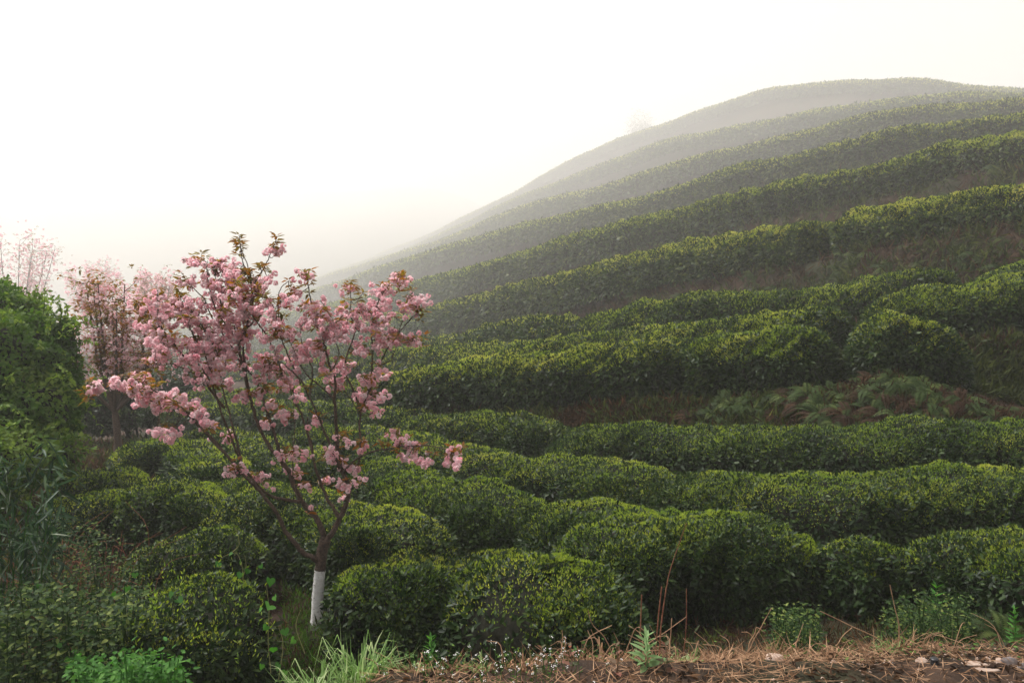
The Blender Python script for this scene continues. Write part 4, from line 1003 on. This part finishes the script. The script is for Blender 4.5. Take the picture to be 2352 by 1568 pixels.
for k, (px, py, r, mat, lab, fl, sq) in enumerate([
    (1776, 1519, 30, M_ST1, 'tan rock half covered with straw, biggest of the roadside stones', .85, (1.1, 1)),
    (2115, 1545, 18, M_ST1, 'pale rounded stone left of the black pipe cap', .7, (1.1, 1)),
    (2145, 1545, 12, M_ST1, 'small pale stone touching the black pipe cap', .8, (1, 1)),
    (2166, 1562, 13, M_ST1, 'reddish tan stone in front of the black pipe cap', .8, (1, 1)),
    (2232, 1550, 18, M_ST1, 'long flat tan slab right of the black pipe cap', .35, (2.0, .8)),
    (2262, 1566, 18, M_ST1, 'second flat slab in front of the long one at the bottom edge', .4, (2.1, .8)),
    (2294, 1546, 12, M_ST1, 'pale angular stone right of the flat slabs', .9, (1, 1)),
    (2318, 1552, 19, M_ST2, 'dark grey angular rock near the lower right corner', .8, (1.1, 1)),
    (2350, 1560, 17, M_ST2, 'dark grey rock cut by the lower right corner', .8, (1, 1)),
    (1989, 1532, 8, M_ST1, 'left of two small pale stones in the middle of the bare soil', .8, (1, 1)),
    (2008, 1532, 8, M_ST1, 'right of two small pale stones in the middle of the bare soil', .8, (1, 1)),
    (2268, 1517, 8, M_ST1, 'small pale stone behind the flat slabs, at the foot of the fern', .7, (1.2, 1)),
    (1836, 1562, 9, M_ST1, 'small square tan stone at the bottom edge right of the big rock', .9, (1, 1)),
    (1915, 1520, 10, M_ST1, 'small whitish stone in the straw left of the bare soil', .6, (1.3, 1)),
    (2109, 1566, 7, M_ST1, 'small light block at the bottom edge in front of the pale rounded stone', .9, (1, 1))]):
    stone(px, py, r, Yat(py), mat, lab, fl, seed=k + 3, squash=sq)
# pebbles are beyond counting
def pebbles():
    b = MB()
    for _ in range(500):
        px = random.uniform(1780, 2400); Y = random.uniform(3.3, 4.35); c = on_ground(px, Y); r = random.uniform(.003, .012)
        V = np.array([[1, 0, 0], [-1, 0, 0], [0, 1, 0], [0, -1, 0], [0, 0, .7], [0, 0, -.7]]) * r * (1 + rn(6, 3) * .2) + c + [0, 0, r * .3]
        b.add(V, [[0, 2, 4], [2, 1, 4], [1, 3, 4], [3, 0, 4], [2, 0, 5], [1, 2, 5], [3, 1, 5], [0, 3, 5]], 0)
    b.build('pebbles', [M_ST1], kind='stuff', label='small pebbles strewn over the roadside soil', cat='pebbles')
pebbles()
def clods():
    b = MB()
    for _ in range(1500):
        px = random.uniform(700, 2450); Y = random.uniform(2.9, 4.4); c = on_ground(px, Y); q = random.uniform(.004, .02)
        V = np.array([[1, 0, 0], [-1, 0, 0], [0, 1, 0], [0, -1, 0], [0, 0, .8], [0, 0, -.7]]) * q * (1 + rn(6, 3) * .3) + c + [0, 0, q * .2]
        b.add(V, [[0, 2, 4], [2, 1, 4], [1, 3, 4], [3, 0, 4], [2, 0, 5], [1, 2, 5], [3, 1, 5], [0, 3, 5]], 0)
    n = 2600; px = 700 + 1750 * rnd(n); Y = 2.9 + 1.6 * rnd(n); x = col_x(px, Y); P = np.stack([x, Y, ground_z(x, Y) + .01 + .03 * rnd(n)], 1); a = rnd(n) * 6.283
    b.leaves(P, np.stack([np.cos(a), np.sin(a), rn(n) * .3], 1), unit(rn(n, 3) * .5 + [0, 0, 1]), .02 + .035 * rnd(n), .012 + .012 * rnd(n), 1, fold=.4, droop=.3)
    b.build('soil_clods', [M_SOIL, M_BROWNLEAF], kind='stuff', label='crumbly clods and dead leaves on the roadside soil', cat='soil')
clods()
def pipe_cap():
    Y = Yat(1556); c = on_ground(2168, Y); m = bpy.data.materials.new('black_plastic'); m.use_nodes = True
    m.node_tree.nodes['Principled BSDF'].inputs['Base Color'].default_value = (.012, .012, .014, 1); m.node_tree.nodes['Principled BSDF'].inputs['Roughness'].default_value = .35
    b = MB(); prof = [(.0, 0), (.020, 0), (.021, .012), (.0185, .014), (.0185, .022), (.021, .024), (.021, .034), (.0185, .036), (.0185, .044), (.020, .048), (.016, .053), (.0, .054)]
    n = 20; a = np.arange(n) / n * 6.2832; V = np.array([[r * math.cos(t), r * math.sin(t), z] for r, z in prof for t in a]); i = np.arange(len(prof) - 1)[:, None] * n; j = np.arange(n)[None]; k = (j + 1) % n
    b.add(V, np.stack([i + j, i + k, i + n + k, i + n + j], -1).reshape(-1, 4), 0); o = b.build('pipe_cap', [m], label='black ribbed plastic cap standing among the pale stones', cat='plastic cap'); o.location = c; o.rotation_euler = (.1, -.12, 0)
pipe_cap()
def scrap():
    m = bpy.data.materials.new('white_plastic'); m.use_nodes = True; m.node_tree.nodes['Principled BSDF'].inputs['Base Color'].default_value = (.75, .78, .80, 1)
    c = on_ground(2086, Yat(1553)); X, Yy = np.meshgrid(np.linspace(-.028, .028, 6), np.linspace(-.015, .015, 4), indexing='ij')
    Z = .012 + .006 * np.sin(X * 190) + .004 * np.cos(Yy * 300); V = np.stack([X, Yy, Z], -1).reshape(-1, 3) + c + rn(24, 3) * .002
    i = np.arange(5)[:, None] * 4; j = np.arange(3)[None]; b = MB(); b.add(V, np.stack([i + j, i + 4 + j, i + 5 + j, i + j + 1], -1).reshape(-1, 4), 0)
    o = b.build('plastic_scrap', [m], label='crumpled white scrap of plastic on the bare soil', cat='litter'); s = o.modifiers.new('thick', 'SOLIDIFY'); s.thickness = .001
scrap()
# stick beside the trunk, dead leaf
px_tube([(759, 1462), (758, 1440), (757, 1400), (755, 1357)], 6.6, .006, .004, M_LIME, 'thin_stick', 'thin whitish stick standing just right of the painted trunk', 'stick')
b = MB(); p = on_ground(781, 6.9) + [0, 0, .05]; b.leaves(p[None], np.array([[.1, -.2, 1.]]), np.array([[0, -1., .2]]), .10, .085, 0, r=np.array([1.0])); b.build('dead_leaf', [M_STRAW], label='single round tan dead leaf on the ground right of the trunk', cat='leaf')

# vines with heart shaped leaves
def vine(lines, leaves_, Y, label, ll=.055):
    q0 = P3(*lines[0][0], Y); root = empty('vine', (q0[0], q0[1], gz(q0[0], q0[1])), label=label, cat='vine')
    b = MB()
    for ln in lines:
        q = smooth_line([P3(x, y, Y) for x, y in ln], 5); b.tube(q, np.linspace(.003, .0016, len(q)), 0, 5)
    attach(b.build('stem', [M_VINE]), root); b = MB()
    for (x, y, s) in leaves_:
        c = P3(x, y, Y - .03); L = ll * s; th = np.linspace(0, 6.2832, 19)[:-1]
        hx = 16 * np.sin(th) ** 3 / 16; hz = (13 * np.cos(th) - 5 * np.cos(2 * th) - 2 * np.cos(3 * th) - np.cos(4 * th)) / 16
        ry, rz_ = random.gauss(0, .5), random.gauss(0, .6)
        V = np.stack([hx * L * .5, -.15 * np.abs(hx) * L, hz * L * .5], 1); V = np.vstack([[[0, 0, 0]], V])
        Mt = np.array(mathutils.Euler((random.gauss(-.5, .3), ry, rz_)).to_matrix()); V = V @ Mt.T + c
        i = np.arange(18); b.add(V, np.stack([np.zeros(18, int), i + 1, (i + 1) % 18 + 1], 1), 0, np.full(18, random.random()))
    attach(b.build('foliage', [M_BRIGHT]), root)
M_VINE = rough_mat('vine_stem', (.16, .17, .06), (.30, .28, .12), 30, bump=.2)
vine([[(560, 1345), (556, 1300), (545, 1272), (531, 1270), (506, 1281)], [(531, 1270), (548, 1253), (548, 1235), (545, 1220), (538, 1212)], [(556, 1330), (565, 1300), (562, 1275)]],
     [(501, 1295, .9), (552, 1290, .8), (552, 1320, 1.1), (569, 1311, .9), (531, 1272, .8), (600, 1300, .8)], 5.3, 'curled pale vine with heart shaped leaves rising above the loose bush', .05)
vine([[(622, 1545), (616, 1470), (618, 1400), (612, 1345)], [(640, 1560), (650, 1480), (640, 1440)], [(700, 1500), (680, 1440), (690, 1400)]],
     [(620, 1335, 1.2), (618, 1393, 1.4), (600, 1400, .8), (632, 1372, .8), (655, 1450, 1.0), (610, 1440, .8), (672, 1470, .9), (628, 1490, .9), (640, 1530, 1.1), (655, 1545, .9), (600, 1530, .8)], 4.35, 'climbing vine with bright heart shaped leaves left of the painted trunk', .052)
vine([[(380, 1600), (330, 1530), (300, 1450), (290, 1400)]], [(262, 1363, .9), (291, 1352, .9), (310, 1320, .8), (395, 1365, 1.1), (412, 1378, 1.1), (300, 1400, .7), (90, 1345, .7), (140, 1480, 1.2)], 4.5, 'vine with scattered heart shaped leaves in the lower left weeds', .048)

# ------------------------------------------------------------------ haze
def haze_box():
    m = bpy.data.materials.new('pale_haze'); m.use_nodes = True; t = m.node_tree; t.nodes.clear()
    v = t.nodes.new('ShaderNodeVolumePrincipled'); v.inputs['Color'].default_value = (.985, .967, .946, 1)
    v.inputs['Density'].default_value = HAZE['density']; v.inputs['Anisotropy'].default_value = HAZE['anis']
    o = t.nodes.new('ShaderNodeOutputMaterial'); t.links.new(v.outputs[0], o.inputs['Volume'])
    x0, x1, y0, y1, z0, z1 = -2100, 2100, -80, 2300, -48, 260
    V = [(x, y, z) for x in (x0, x1) for y in (y0, y1) for z in (z0, z1)]
    F = [[0, 1, 3, 2], [4, 6, 7, 5], [0, 4, 5, 1], [2, 3, 7, 6], [0, 2, 6, 4], [1, 5, 7, 3]]
    b = MB(); b.add(V, F, 0); b.build('haze', [m], kind='stuff', label='pale even morning haze filling the air over the tea field')
haze_box()
